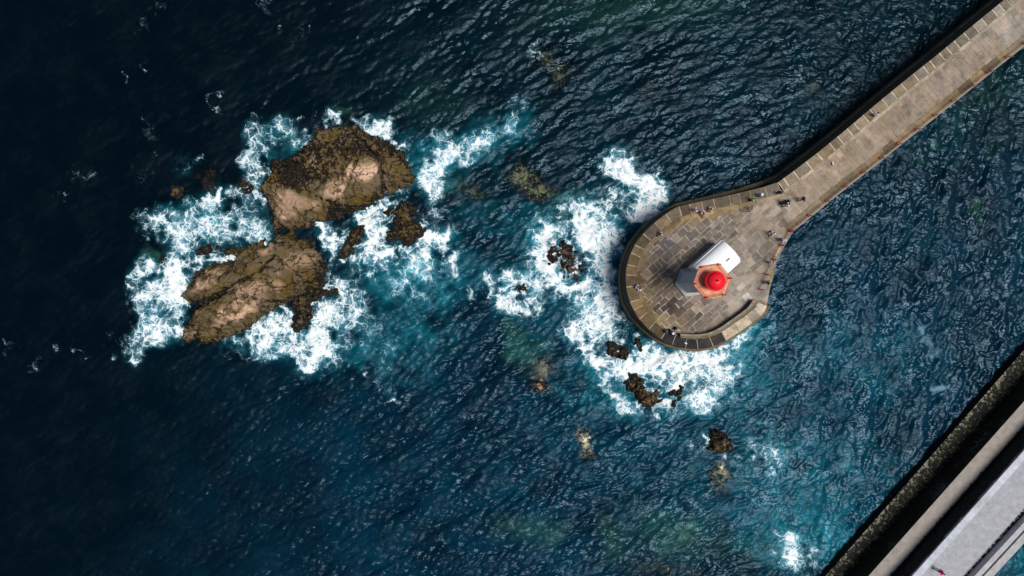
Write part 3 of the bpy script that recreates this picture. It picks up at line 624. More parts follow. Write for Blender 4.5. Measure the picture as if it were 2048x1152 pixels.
# strips of single stones: coping round the outside, a step inside it, edge stones on the quay side
def strip(name, line, off0, off1, z0, z1, length, gap, base, mat, jit=.16, side=1, mortar=(176, 164, 144), bed=True, parent=pier, zb=None, gj=0):
    ln = equal(line, .22); nm = normals(ln); m_ = MB(); cum = 0; i = 0; N = len(ln)
    A_ = [p+n_*off0*side for p, n_ in zip(ln, nm)]; B_ = [p+n_*off1*side for p, n_ in zip(ln, nm)]
    if bed:
        for k in range(N-1):
            q = [(*A_[k], z1-.03), (*A_[k+1], z1-.03), (*B_[k+1], z1-.03), (*B_[k], z1-.03)]
            m_.poly(q, (*lin(*mortar), 0))
            m_.poly([(*A_[k], z0), (*A_[k+1], z0), (*A_[k+1], z1-.03), (*A_[k], z1-.03)], (*lin(70, 62, 48), 0)); m_.poly([(*B_[k], z0), (*B_[k+1], z0), (*B_[k+1], z1-.03), (*B_[k], z1-.03)], (*lin(110, 98, 80), 0))
    while i < N-2:
        st = max(2, int(random.uniform(length*.7, length*1.3)/.22)); e = min(N-1, i+st)
        g = gap*random.uniform(.7, 1.4)/.22
        a_, b_ = i+g/2, e-g/2
        def at(arr, x): k = min(int(x), N-2); return arr[k].lerp(arr[k+1], x-k)
        xs_ = [a_+(b_-a_)*q/4 for q in range(5)]
        cen = at(A_, (a_+b_)/2).lerp(at(B_, (a_+b_)/2), .5); pp = topx(cen, z1)
        c = stone(*pp, base(pp) if callable(base) else base, jit); dz = random.uniform(-.015, .03)+gj*random.random()
        pa = [at(A_, x)+(at(A_, x)-at(B_, x)).normalized()*.01 for x in xs_]; pb = [at(B_, x)-(at(A_, x)-at(B_, x)).normalized()*(.01-random.uniform(0, .05)) for x in xs_]
        zt = z1+dz
        for k in range(4):
            m_.poly([(*pa[k], zt), (*pa[k+1], zt), (*pb[k+1], zt), (*pb[k], zt)], c)
            m_.poly([(*pa[k], z0+.05), (*pa[k+1], z0+.05), (*pa[k+1], zt), (*pa[k], zt)], c); m_.poly([(*pb[k], z0+.05), (*pb[k+1], z0+.05), (*pb[k+1], zt), (*pb[k], zt)], c)
        for q in (0, 4): m_.poly([(*pa[q], z1-.03), (*pb[q], z1-.03), (*pb[q], zt), (*pa[q], zt)], c)
        i = e
    return local(m_, Vector(parent.location)).build(name, mat, parent)
def copcol(p):
    x, y = p
    if x > 1560: return (124, 110, 88) if random.random() < .75 else (140, 128, 110)
    if y < 470: return (92, 80, 68)
    if y > 590 and x > 1455: return (186, 168, 142)
    if y > 655 and x > 1320: return (44, 40, 44)
    if y > 690-40 and x > 1290: return (84, 70, 46)
    return (90, 75, 52)
TL = [Vector(p) for p in Tw]; i9 = 9
strip('coping', TL[:i9+1], 0, 1.15, 5.9, ZC, 1.6, .20, copcol, M_KERB, .09, gj=.05, mortar=(196, 184, 164))
strip('coping', TL[i9:], 0, 1.25, 5.9, ZC, 1.7, .10, copcol, M_KERB, .12)
strip('step', TL[:i9+1], 1.22, 1.62, 5.99, 6.16, 2.8, .04, (172, 157, 134), M_PAVE, .06, mortar=(110, 96, 74))
strip('step', TL[i9:26], 1.32, 1.85, 5.99, 6.14, 2.6, .05, (130, 112, 84), M_PAVE, .10, mortar=(150, 130, 96))
edgel = [Vector(p) for p in Rw[8:]]
strip('edge_stones', edgel, 0.0, 1.0, 5.5, 6.035, 2.4, .03, (118, 100, 74), M_PAVE, .14, mortar=(46, 38, 28))
strip('edge_stones', [Vector(p) for p in Rw[5:9]], 0, .45, 5.5, 6.03, 1.6, .03, (132, 114, 84), M_PAVE, .1, mortar=(60, 50, 38))
# low inner parapet at the lower right of the head
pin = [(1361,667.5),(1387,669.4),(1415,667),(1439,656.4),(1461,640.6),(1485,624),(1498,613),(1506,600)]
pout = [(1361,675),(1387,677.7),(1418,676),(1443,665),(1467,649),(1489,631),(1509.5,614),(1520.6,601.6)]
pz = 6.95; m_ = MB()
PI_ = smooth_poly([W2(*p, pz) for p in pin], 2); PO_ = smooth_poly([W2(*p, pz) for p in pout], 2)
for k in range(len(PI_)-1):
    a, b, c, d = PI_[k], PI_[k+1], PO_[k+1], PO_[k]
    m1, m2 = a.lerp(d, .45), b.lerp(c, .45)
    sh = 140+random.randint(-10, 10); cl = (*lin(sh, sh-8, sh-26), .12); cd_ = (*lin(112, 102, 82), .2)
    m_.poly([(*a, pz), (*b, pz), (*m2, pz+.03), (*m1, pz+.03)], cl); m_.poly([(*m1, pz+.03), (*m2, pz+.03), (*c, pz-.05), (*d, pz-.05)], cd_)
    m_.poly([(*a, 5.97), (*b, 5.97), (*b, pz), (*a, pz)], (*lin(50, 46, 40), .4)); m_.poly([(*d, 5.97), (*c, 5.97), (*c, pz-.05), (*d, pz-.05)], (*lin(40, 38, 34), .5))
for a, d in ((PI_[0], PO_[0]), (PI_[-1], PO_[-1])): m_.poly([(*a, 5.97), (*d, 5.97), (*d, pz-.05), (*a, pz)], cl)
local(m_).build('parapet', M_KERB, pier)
# steps down on the quay side
sA, sB = Vector(W2(1535, 553, 6)), Vector(W2(1553, 514, 6)); so = Vector(W2(1546, 557, 6)); sB2 = Vector(W2(1563, 505, 5.2))
m_ = MB(); NS = 9
for k in range(NS):
    f0, f1 = k/NS, (k+1)/NS; z_ = 5.85-.2*k
    q = [sA.lerp(sB, f0), so.lerp(sB2, f0), so.lerp(sB2, f1), sA.lerp(sB, f1)]
    m_.prism([(p.x, p.y) for p in q], -2, z_, (*lin(150+random.randint(-16, 12), 122, 66), 0 if k < 6 else .45))
local(m_).build('steps', M_KERB, pier)

# ------------------------------------------------------------------ railings along the quay edge
def railing(pts, label, spacing, name='railing'):
    ln = equal([W2(*p, ZD) for p in pts], spacing); nm = normals(ln)
    r_ = empty(name, (*ln[0], ZD)); o = Vector((*ln[0], ZD)); tag(r_, label, 'railing', 'railings along the edge of the stone pier')
    fine_ = equal([W2(*p, ZD) for p in pts], .8)
    for h_, rr in ((.98, .045), (.55, .035)):
        m_ = MB(); nn = normals(fine_)
        m_.tube([(p.x+n_.x*.06-o.x, p.y+n_.y*.06-o.y, h_) for p, n_ in zip(fine_, nn)], rr, 6); m_.build('rail', M_RAIL, r_, True)
    for p, n_ in zip(ln, nm):
        m_ = MB(); b = Vector((p.x-o.x, p.y-o.y, 0)); n3 = Vector((n_.x, n_.y, 0))
        m_.tube([b+n3*.06, b+n3*.06+Vector((0, 0, 1.0))], .05, 8)
        m_.tube([b+n3*.42+Vector((0, 0, .03)), b+n3*.25+Vector((0, 0, .5)), b+n3*.06+Vector((0, 0, .94))], .035, 6)
        m_.box((b.x+n_.x*.25, b.y+n_.y*.25, .03), (.55, .16, .05), math.atan2(n_.y, n_.x)); m_.ball(b+n3*.06+Vector((0, 0, 1.02)), .07, 8)
        m_.build('post', M_RAILRED, r_)
railing([(1582,463),(1602,446.5),(1658,400.5),(1703,364.5),(1748,330.5),(1800,287.5),(1862.6,238.5),(1931,183.5),(1987.6,137.5),(2048,89.5),(2120,33)], 'pale two bar railing on red posts along the straight side of the pier', 2.8)
railing([(1522,580),(1534,552),(1552,514),(1563,493),(1580,464)], 'short two bar railing above the quay steps beside the lighthouse', 1.9)

# ------------------------------------------------------------------ the lighthouse
LX, LY = 22.46, .78
lh = empty('lighthouse', (LX, LY, ZD)); tag(lh, 'red domed lighthouse on a white six sided tower with a white vaulted annex', 'lighthouse')
ROT = math.radians(189)
def hexa(r, z, rot=ROT): return [(r*math.cos(rot+k*math.pi/3), r*math.sin(rot+k*math.pi/3), z) for k in range(6)]
def frustum(m_, prof, cols, n=6, rot=ROT, cap=True):
    for (r0, z0), (r1, z1), c in zip(prof, prof[1:], cols):
        a = [(r0*math.cos(rot+k*2*math.pi/n), r0*math.sin(rot+k*2*math.pi/n), z0) for k in range(n)]; b = [(r1*math.cos(rot+k*2*math.pi/n), r1*math.sin(rot+k*2*math.pi/n), z1) for k in range(n)]
        for k in range(n): m_.poly([a[k], a[(k+1) % n], b[(k+1) % n], b[k]], c)
    if cap: m_.poly(b, cols[-1])
pc = (*lin(176, 174, 170), 0)
m_ = MB(); frustum(m_, [(2.02, -.05), (2.0, .38), (1.93, .42), (1.62, .55)], [pc, pc, pc]); m_.build('plinth', M_PLINTH, lh)
m_ = MB(); frustum(m_, [(1.60, .5), (1.42, .9), (1.28, 7.9), (1.5, 8.4), (1.95, 8.95)], [(1, 1, 1, 0)]*4)
for k in range(6):   # pale corner quoins
    a = Vector(hexa(1.43, .9)[k]); b = Vector(hexa(1.29, 7.9)[k]); m_.tube([a, b], .05, 6)
m_.build('tower', M_SHAFT, lh)
m_ = MB(); fl = (*lin(226, 160, 122), 0); frustum(m_, [(1.95, 8.92), (2.16, 9.0), (2.16, 9.2), (2.08, 9.22)], [fl]*3); gal = m_.build('gallery', M_ORANGE, lh)
gz = 9.22
for k in range(6):
    p = Vector(hexa(2.0, gz)[k]); q = Vector(hexa(2.0, gz)[(k+1) % 6]); m_ = MB()
    m_.tube([p, p+Vector((0, 0, .95))], .05, 8); m_.box((p.x, p.y, gz+.03), (.3, .22, .06), ROT+k*math.pi/3); m_.ball(p+Vector((0, 0, .98)), .075, 8); m_.build('post', M_RAILRED, gal)
M_GR = mat_plain('orange_red_rail_paint', (.75, .11, .06), .5, .2, 10)
for hh in (.35, .65, .92):
    m_ = MB()
    for k in range(6): m_.tube([Vector(hexa(2.0, gz+hh)[k]), Vector(hexa(2.0, gz+hh)[(k+1) % 6])], .022, 6)
    m_.build('rail', M_GR, gal)
m_ = MB(); m_.lathe([(1.0, gz-.02), (1.0, gz+1.25), (1.05, gz+1.3), (1.0, gz+1.35)], 32); m_.build('lantern_room', M_RED, lh, True)
m_ = MB()
m_.lathe([(1.0, gz+1.3), (1.12, gz+1.34), (1.14, gz+1.40), (1.10, gz+1.46), (.99, gz+1.47), (.97, gz+1.50), (.93, gz+1.68), (.84, gz+1.88), (.68, gz+2.06), (.48, gz+2.19), (.25, gz+2.27), (.1, gz+2.29)], 40)
dome = m_.build('dome', M_RED, lh, True)
for k in range(8):
    m_ = MB(); a = k*math.pi/4+.2
    m_.tube([((.99-.0*i)*math.cos(a)*r_, .99*math.sin(a)*r_, gz+z_) for i, (r_, z_) in enumerate(((.97, 1.52), (.86, 1.88), (.5, 2.2), (.12, 2.31)))], .014, 5); m_.build('rib', M_RED, dome)
m_ = MB(); m_.lathe([(.10, gz+2.26), (.10, gz+2.40), (.15, gz+2.42), (.13, gz+2.50), (.03, gz+2.56), (.015, gz+3.1), (0.001, gz+3.12)], 16); m_.box((.05, 0, gz+2.8), (.2, .02, .04), .5); m_.build('weather_vane', M_RED, dome)
m_ = MB(); m_.box((math.cos(math.radians(200))*1.01, math.sin(math.radians(200))*1.01, gz+.62), (.06, .5, 1.1), math.radians(200)); m_.build('door', mat_plain('dark_red_door', (.35, .01, .01), .4), lh)
m_ = MB(); wz = gz+.95
for k in range(10):
    a = 2*math.pi*k/10; m_.box((math.cos(a)*1.003, math.sin(a)*1.003, wz), (.03, .34, .42), a)
# annex
AX = math.radians(41.5); ax = Vector((math.cos(AX), math.sin(AX), 0)); sx_ = Vector((-math.sin(AX), math.cos(AX), 0))
HW, WALLH, RISE = 1.58, 2.9, 1.0; c0, c1 = .9, 5.55
def arc(s_, reach=0, n=18): return [ax*s_+sx_*((HW+reach)*math.cos(math.pi*k/n))+Vector((0, 0, WALLH+(RISE+reach)*math.sin(math.pi*k/n))) for k in range(n+1)]
m_ = MB()
for sg in (-1, 1): m_.poly([ax*c0+sx_*HW*sg, ax*c1+sx_*HW*sg, ax*c1+sx_*HW*sg+Vector((0, 0, WALLH)), ax*c0+sx_*HW*sg+Vector((0, 0, WALLH))])
m_.poly([ax*c1-sx_*HW, ax*c1+sx_*HW]+arc(c1)); m_.poly([ax*c0-sx_*HW, ax*c0+sx_*HW]+arc(c0))
annex = m_.build('annex', M_WHITE, lh)
m_ = MB(); A1, A2 = arc(c0-.02, .05), arc(c1+.08, .05); n1 = len(A1)
for k in range(n1-1): m_.poly([A1[k], A1[k+1], A2[k+1], A2[k]])
i0 = len(m_.v); In = arc(c1+.08, -.05)
for k in range(n1-1): m_.poly([A2[k], A2[k+1], In[k+1], In[k]])
for sg in (-1, 1):
    e = sx_*(HW+.1)*sg; m_.box(tuple(ax*((c0+c1)/2+.03)+e+Vector((0, 0, WALLH-.02))), (c1-c0+.1, .16, .10), AX)
m_.build('roof', M_WHITE, annex, True)
m_ = MB(); q = ax*4.35-sx_*.35+Vector((0, 0, WALLH+RISE+.03)); m_.box(tuple(q), (.55, .16, .10), AX); m_.build('roof_vent', M_DARK, annex)
m_ = MB(); q = ax*c1+ax*.03-sx_*.2; m_.box((q.x, q.y, 1.05), (.08, .95, 2.1), AX); dr = m_.build('door', mat_plain('green_door', (.05, .12, .08), .5), annex)
m_ = MB(); q = ax*(c1+.09)-sx_*.5; m_.ball((q.x, q.y, 1.0), .05, 8); m_.build('handle', M_METAL, dr)

# ------------------------------------------------------------------ breakwater at the lower right
bw = empty('concrete_breakwater', (*W2(1850, 1050, 0), 0)); tag(bw, 'stepped concrete breakwater across the lower right corner with a pale upper walkway', 'breakwater'); BO = Vector(bw.location)
def ln2(p, q, z):   # a long straight edge through two photo points at height z
    a, b = Vector(W2(*p, z)), Vector(W2(*q, z)); d = (b-a); return a-d*.6, b+d*.8
def sheet(name, l0, l1, z0, z1, colf, mat, nu=150, nv=8):
    m_ = MB(); (a0, b0), (a1, b1) = l0, l1
    for i in range(nu):
        for j in range(nv):
            def pt(u, v): p = a0.lerp(b0, u).lerp(a1.lerp(b1, u), v); return (p.x, p.y, z0+(z1-z0)*v)
            u, v = i/nu, j/nv; m_.poly([pt(u, v), pt(u+1/nu, v), pt(u+1/nu, v+1/nv), pt(u, v+1/nv)], colf((u+.5/nu), (v+.5/nv)))
    return m_
z1_, z2_, z3_, z4_ = 1.0, 4.0, 6.2, 7.1
E = {'led_l': ln2((1652,1151),(2048,700.5),z1_), 'mid_l': ln2((1738,1151),(2048,803),z2_), 'up_l': ln2((1822,1151),(2048,897),z3_), 'par_l': ln2((1950,1151),(2048,1045),z4_), 'par_m': ln2((1968,1151),(2048,1064),z4_), 'par_r': ln2((1988,1151),(2048,1084),z4_)}
sh_ = lambda l, d: tuple(p+Vector((-.0, 0))+Vector(((l[1]-l[0]).normalized().y, -(l[1]-l[0]).normalized().x))*d for p in l)
def smoothstep(a, b, x): t_ = max(0, min(1, (x-a)/(b-a))); return t_*t_*(3-2*t_)
def add(name, m_, mat): return local(m_, BO).build(name, mat, bw)
BLK = (*lin(22, 24, 20), .55)
m_ = sheet('', sh_(E['led_l'], -.5), E['led_l'], -2, z1_, lambda u, v: (*lin(34, 34, 24), .6), M_LEDGE, 60, 3)
a_, b_ = E['led_l'], E['mid_l']
m2_ = sheet('', a_, b_, z1_, z1_, lambda u, v: (*lin(138-64*v, 131-60*v, 112-64*v), .52+.10*math.exp(-((v-.42)/.3)**2)+.12*smoothstep(.8, 1, v)), M_LEDGE, 260, 10)
for m3 in (m2_,):
    k0 = len(m_.v); m_.v += m3.v; m_.f += [tuple(i+k0 for i in f) for f in m3.f]; m_.c += m3.c
add('mussel_ledge', m_, M_LEDGE)
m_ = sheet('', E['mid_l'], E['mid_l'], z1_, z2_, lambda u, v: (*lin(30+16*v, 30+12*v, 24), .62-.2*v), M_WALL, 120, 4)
m2_ = sheet('', E['mid_l'], sh_(E['up_l'], .02), z2_, z2_, lambda u, v: (*lin(152, 144, 136), .08+.85*smoothstep(.62, .98, v)), M_CONC, 260, 12)
k0 = len(m_.v); m_.v += m2_.v; m_.f += [tuple(i+k0 for i in f) for f in m2_.f]; m_.c += m2_.c
add('middle_terrace', m_, M_CONC)
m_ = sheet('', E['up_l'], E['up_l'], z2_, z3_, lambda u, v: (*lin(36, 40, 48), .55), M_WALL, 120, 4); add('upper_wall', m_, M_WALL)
m_ = sheet('', E['up_l'], E['par_r'], z3_, z3_, lambda u, v: (*lin(165, 165, 170), .75*smoothstep(.66, .765, v) if v < .775 else 0), M_CONC, 160, 24); add('upper_walkway', m_, M_CONC)  # parapet shadow and the stain at its foot, both painted into the deck colour
kb = sh_(E['up_l'], .85); m_ = MB()
(a0, b0), (a1, b1) = E['up_l'], kb
for k in range(16):
    u, v = k/16, (k+1)/16-.0002; jj = random.uniform(-.04, .04)
    jj = random.randint(-5, 5); c = (*lin(190+jj, 194+jj, 202+jj), .05)
    m_.prism([tuple(a0.lerp(b0, u)), tuple(a0.lerp(b0, v)), tuple(a1.lerp(b1, v)), tuple(a1.lerp(b1, u))], z3_-.2, z3_+.22, c)
add('kerb', m_, M_CONC)
m_ = MB()
def beam(l0, l1, za, zb, c, m_):
    (a0, b0), (a1, b1) = l0, l1
    for k in range(30):
        u, v = k/30, (k+1)/30; m_.prism([tuple(a0.lerp(b0, u)), tuple(a0.lerp(b0, v)), tuple(a1.lerp(b1, v)), tuple(a1.lerp(b1, u))], za, zb, c)
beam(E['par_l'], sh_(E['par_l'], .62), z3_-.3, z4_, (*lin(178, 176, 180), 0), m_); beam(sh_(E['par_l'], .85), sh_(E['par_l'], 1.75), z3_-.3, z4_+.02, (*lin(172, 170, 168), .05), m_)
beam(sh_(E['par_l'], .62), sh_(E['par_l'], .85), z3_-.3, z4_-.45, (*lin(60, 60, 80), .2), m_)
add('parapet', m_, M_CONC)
er = sh_(E['par_l'], 1.72); m_ = sheet('', er, er, -2, z3_-.2, lambda u, v: (*lin(120, 112, 96), .3), M_WALL, 60, 3); add('quay_wall', m_, M_WALL)

# ------------------------------------------------------------------ people
MATS = {}
def cloth(rgb):
    if rgb not in MATS: MATS[rgb] = mat_plain('cloth_%02x%02x%02x' % rgb, lin(*rgb), .85, .18, 30, .2)
    return MATS[rgb]
SKIN = mat_plain('skin', (.45, .26, .18), .5, .08, 20)
def remeshed(m_, name, mat, parent, vox):
    o = m_.build(name, mat, parent, True); md = o.modifiers.new('one surface', 'REMESH'); md.mode = 'VOXEL'; md.voxel_size = vox; md.use_smooth_shade = True
    s_ = o.modifiers.new('soft', 'SMOOTH'); s_.factor = .5; s_.iterations = 2; return o
def limb(m_, pts, rad, n=10):
    m_.tube(pts, rad, n)
    for p, r_ in zip(pts, rad): m_.ball(p, r_, n)
def pose_joints(pose):
    V = Vector; J = {}
    if pose == 'sit':
        J['pel'] = V((0, 0, .55)); J['hip'] = [V((-.09, 0, .53)), V((.09, 0, .53))]
        J['knee'] = [V((-.13, .42, .56)), V((.14, .40, .54))]; J['ank'] = [V((-.12, .46, .10)), V((.16, .50, .10))]
        J['che'] = V((0, .05, .98)); J['neck'] = V((0, .09, 1.13)); J['head'] = V((0, .14, 1.30)); bx = .06
        J['elb'] = [V((-.25, .10, .82)), V((.25, .12, .82))]; J['wr'] = [V((-.12, .33, .68)), V((.13, .34, .68))]
    elif pose == 'lean':
        J['pel'] = V((0, 0, .92)); J['hip'] = [V((-.09, 0, .90)), V((.09, 0, .90))]
        J['knee'] = [V((-.11, -.02, .49)), V((.12, .05, .49))]; J['ank'] = [V((-.13, -.12, .09)), V((.14, -.02, .09))]
        J['che'] = V((0, .22, 1.28)); J['neck'] = V((0, .32, 1.42)); J['head'] = V((0, .42, 1.55)); bx = .2
        J['elb'] = [V((-.27, .38, 1.10)), V((.27, .38, 1.10))]; J['wr'] = [V((-.15, .58, 1.06)), V((.15, .58, 1.06))]
    elif pose == 'walk':
        J['pel'] = V((0, 0, .92)); J['hip'] = [V((-.09, 0, .90)), V((.09, 0, .90))]
        J['knee'] = [V((-.10, .20, .50)), V((.10, -.02, .48))]; J['ank'] = [V((-.10, .30, .09)), V((.10, -.34, .14))]
        J['che'] = V((0, .04, 1.30)); J['neck'] = V((0, .05, 1.46)); J['head'] = V((0, .09, 1.62)); bx = .04
        J['elb'] = [V((-.27, -.14, 1.10)), V((.27, .12, 1.10))]; J['wr'] = [V((-.27, -.08, .86)), V((.24, .32, .98))]
    else:
        J['pel'] = V((0, 0, .93)); J['hip'] = [V((-.09, 0, .91)), V((.09, 0, .91))]
        J['knee'] = [V((-.11, .03, .50)), V((.12, .05, .50))]; J['ank'] = [V((-.12, 0, .09)), V((.15, .02, .09))]
        J['che'] = V((0, .0, 1.31)); J['neck'] = V((0, .01, 1.47)); J['head'] = V((0, .04, 1.63)); bx = 0
        J['elb'] = [V((-.27, -.02, 1.12)), V((.28, .02, 1.12))]
        J['wr'] = [V((-.25, .12, .90)), V((.20, .22, 1.06))] if pose == 'stand' else [V((-.16, .26, 1.20)), V((.14, .28, 1.20))]
    J['sho'] = [J['che']+V((-.17, 0, .10)), J['che']+V((.17, 0, .10))]
    return J
def person(px, py, heading, pose, shirt, trousers, hair, label, z=ZD, zv=None, hat=None, short=True, group='people on the stone pier'):
    top = {'sit': 1.1, 'lean': 1.4}.get(pose, 1.45)
    J = pose_joints(pose); x, y = W2(px, py, z+top); a = math.radians(heading-90); ca, sa = math.cos(a), math.sin(a)
    off = J['che']; x -= ca*off.x-sa*off.y; y -= sa*off.x+ca*off.y
    m_ = MB(); V = Vector
    for s_ in (0, 1):
        sg = -1 if s_ == 0 else 1; fd = V((0, 1, 0))
        limb(m_, [J['hip'][s_], J['knee'][s_], J['ank'][s_]], [.085, .058, .042]); limb(m_, [J['ank'][s_]-V((0, .03, .03)), J['ank'][s_]+V((0, .15, -.05))], [.045, .035])
        limb(m_, [J['sho'][s_], J['elb'][s_], J['wr'][s_]], [.052, .040, .028])
        d = (J['wr'][s_]-J['elb'][s_]).normalized(); si = d.cross(V((0, 0, 1))); si = si.normalized() if si.length > .2 else V((1, 0, 0)); pl = J['wr'][s_]+d*.05
        up = si.cross(d).normalized(); limb(m_, [J['wr'][s_], pl, pl+d*.03], [.026, .034, .034], 8)
        for k, (ln_, o_) in enumerate(((.066, -.027), (.075, -.009), (.070, .009), (.055, .027))):
            b = pl+d*.045+si*o_; limb(m_, [b, b+d*ln_*.5-up*.006, b+d*ln_*.9-up*.03], [.0095, .009, .0075], 6)
        tb = pl-d*.015+si*-sg*.03; limb(m_, [tb, tb+si*-sg*.022+d*.03, tb+si*-sg*.026+d*.055-up*.01], [.012, .011, .009], 6)
    limb(m_, [J['pel'], J['pel'].lerp(J['che'], .5), J['che'], J['che']+V((0, 0, .1))], [.125, .115, .125, .095], 12); limb(m_, J['sho'], [.06, .06])
    limb(m_, [J['che']+V((0, 0, .08)), J['neck'], J['head']], [.07, .055, .06])
    h = J['head']; m_.ball(h+V((0, .005, .02)), (.078, .095, .115), 14); m_.ball(h+V((0, .06, -.05)), (.045, .045, .05), 10)
    m_.ball(h+V((0, .105, -.005)), (.014, .022, .022), 8); m_.ball(h+V((0, .092, -.055)), (.026, .012, .012), 8)
    for sg in (-1, 1): m_.ball(h+V((sg*.080, 0, 0)), (.014, .024, .034), 8)
    mn = min(J['ank'][0].z, J['ank'][1].z)
    o = remeshed(m_, 'person', SKIN, None, .013); o.location = (x, y, z); o.rotation_euler = (0, 0, a)
    tag(o, label, 'person', group)
    m_ = MB(); b = J['pel']; limb(m_, [b+V((0, 0, -.02)), b.lerp(J['che'], .5), J['che'], J['che']+V((0, 0, .08))], [.155, .145, .152, .105], 14); limb(m_, J['sho'], [.082, .082])
    for s_ in (0, 1):
        if short: limb(m_, [J['sho'][s_], J['sho'][s_].lerp(J['elb'][s_], .75)], [.082, .066])
        else: limb(m_, [J['sho'][s_], J['elb'][s_], J['elb'][s_].lerp(J['wr'][s_], .9)], [.08, .062, .045])
    remeshed(m_, 'shirt' if short else 'jacket', cloth(shirt), o, .018)
    m_ = MB(); limb(m_, [b+V((0, 0, -.06)), b+V((0, 0, .04))], [.15, .142], 14)
    for s_ in (0, 1): limb(m_, [J['hip'][s_], J['knee'][s_], J['knee'][s_].lerp(J['ank'][s_], .93)], [.105, .078, .062])
    remeshed(m_, 'trousers', cloth(trousers), o, .018)
    for s_ in (0, 1):
        m_ = MB(); limb(m_, [J['ank'][s_]-V((0, .035, .035)), J['ank'][s_]+V((0, .17, -.05))], [.055, .042]); m_.build('shoe', M_BLACK, o, True)
        m_ = MB(); m_.ball(h+V((-.03 if s_ else .03, .088, .022)), .012, 8); m_.build('eye', M_DARK, o, True)
    m_ = MB(); m_.ball(h+V((0, -.015, .045)), (.092, .108, .112), 14); m_.ball(h+V((0, -.06, -.02)), (.075, .06, .09), 10)
    remeshed(m_, 'hair', cloth(hair), o, .014)
    if hat:
        m_ = MB(); m_.lathe([(.17, h.z+.07), (.172, h.z+.08), (.11, h.z+.095), (.10, h.z+.17), (.05, h.z+.195), (.001, h.z+.198)], 20, (h.x, h.y-.005)); m_.build('hat', cloth(hat), o, True)
    return o
BK = (14, 13, 16); HB = (22, 18, 18)
person(1755, 227, 60, 'walk', (236, 200, 220), (30, 22, 44), HB, 'person in a pale pink top with dark trousers, alone on the straight walkway', hat=None)
person(1523.5, 389, 200, 'stand', (186, 200, 226), (34, 34, 60), (235, 225, 240), 'person in a light blue shirt and white cap right of the green shirted one', hat=(240, 235, 245))
person(1507, 398, 180, 'walk', (150, 208, 130), (20, 34, 26), HB, 'person in a light green shirt with black rucksack near the bicycle')
person(1562, 384, 240, 'hold', BK, BK, BK, 'person dressed all in black next to the bend of the coping', short=False)
person(1578, 403, 190, 'walk', BK, BK, BK, 'left walker of a pair, all in black, in the middle of the walkway', short=False)
person(1577, 408.5, 190, 'walk', (238, 234, 250), (50, 50, 70), HB, 'person in a white top right next to the black dressed walkers')
person(1572, 403, 190, 'walk', BK, (20, 20, 26), BK, 'black dressed walker with a white bag in the middle of the walkway', short=False)
person(1609, 397, 185, 'walk', (16, 14, 30), (120, 140, 160), BK, 'person in a dark navy top, last walker to the right before the bend', short=False)
person(1393, 419, 200, 'hold', (240, 236, 252), (24, 20, 40), (40, 30, 90), 'person in a white top on the coping, leftmost of the three sitting together')
person(1406, 424, 300, 'sit', (228, 224, 232), (30, 28, 32), BK, 'person in a grey and white top sitting, middle of the three by the coping')
person(1423, 415.5, 250, 'sit', (244, 226, 222), (34, 28, 30), BK, 'person with black hair in a cream top, rightmost of the three by the coping')
person(1323, 467, 200, 'sit', (222, 196, 196), (52, 34, 36), HB, 'person in a dusty pink top sitting at the inside of the curved coping')
person(1274, 573, 320, 'sit', (200, 212, 244), (24, 22, 40), BK, 'person in a pale blue shirt sitting at the left edge of the pier head')
person(1279, 579, 60, 'sit', (244, 240, 252), (40, 40, 60), (40, 34, 34), 'person in a white shirt sitting next to the one in pale blue')
person(1548, 465.5, 235, 'walk', (246, 240, 252), (60, 46, 80), (40, 30, 60), 'person in a white shirt walking left of the railing corner')
person(1569.5, 481, 300, 'lean', (206, 222, 250), (40, 44, 70), (210, 200, 190), 'person in a very pale blue shirt leaning on the railing')
person(1546, 523.5, 250, 'stand', (240, 230, 228), (40, 36, 40), BK, 'person with black hair and white top at the railing beside the steps')
person(1536, 566, 20, 'sit', (20, 14, 14), (24, 18, 18), BK, 'person in black sitting at the top of the quay steps', short=False)
person(1332, 664, 20, 'sit', (60, 88, 96), (22, 22, 26), (70, 96, 104), 'person in a grey teal jacket sitting at the lower edge of the head', short=False)
person(1346.5, 667, 160, 'sit', (26, 26, 30), BK, (235, 232, 240), 'person in black with a white cap sitting among dark bags', short=False, hat=(238, 236, 244))
person(1886, 1147, 330, 'walk', (235, 18, 120), (16, 12, 24), (30, 20, 60), 'person in a bright pink jacket on the upper walkway of the breakwater', z=z3_, short=False, group='people on the breakwater')

# ------------------------------------------------------------------ small things on the pier
def bag(px, py, rz, col, label, s_=1.0):
    o = empty('backpack', (*W2(px, py, ZD+.3), ZD), math.radians(rz)); tag(o, label, 'bag', 'dark bags at the lower edge of the pier head')
    m_ = MB(); m_.ball((0, 0, .22*s_), (.22*s_, .15*s_, .22*s_), 14); m_.ball((0, .10*s_, .14*s_), (.15*s_, .09*s_, .12*s_), 10); remeshed(m_, 'pouch', cloth(col), o, .02)
    for sg in (-1, 1):
        m_ = MB(); m_.tube([(sg*.09*s_, -.10*s_, .36*s_), (sg*.1*s_, -.24*s_, .3*s_), (sg*.1*s_, -.24*s_, .12*s_), (sg*.09*s_, -.12*s_, .04*s_)], .018, 6); m_.build('strap', cloth((200, 196, 190)), o)
bag(1351, 657, 30, (26, 28, 28), 'larger black bag with pale strap above the people at the lower edge', 1.25)
bag(1360, 671, 100, (20, 16, 14), 'black bag with cream straps where the inner parapet starts', 1.2)
bag(1340, 661, 0, (30, 32, 40), 'dark bag between the two people at the lower edge', 1.0)
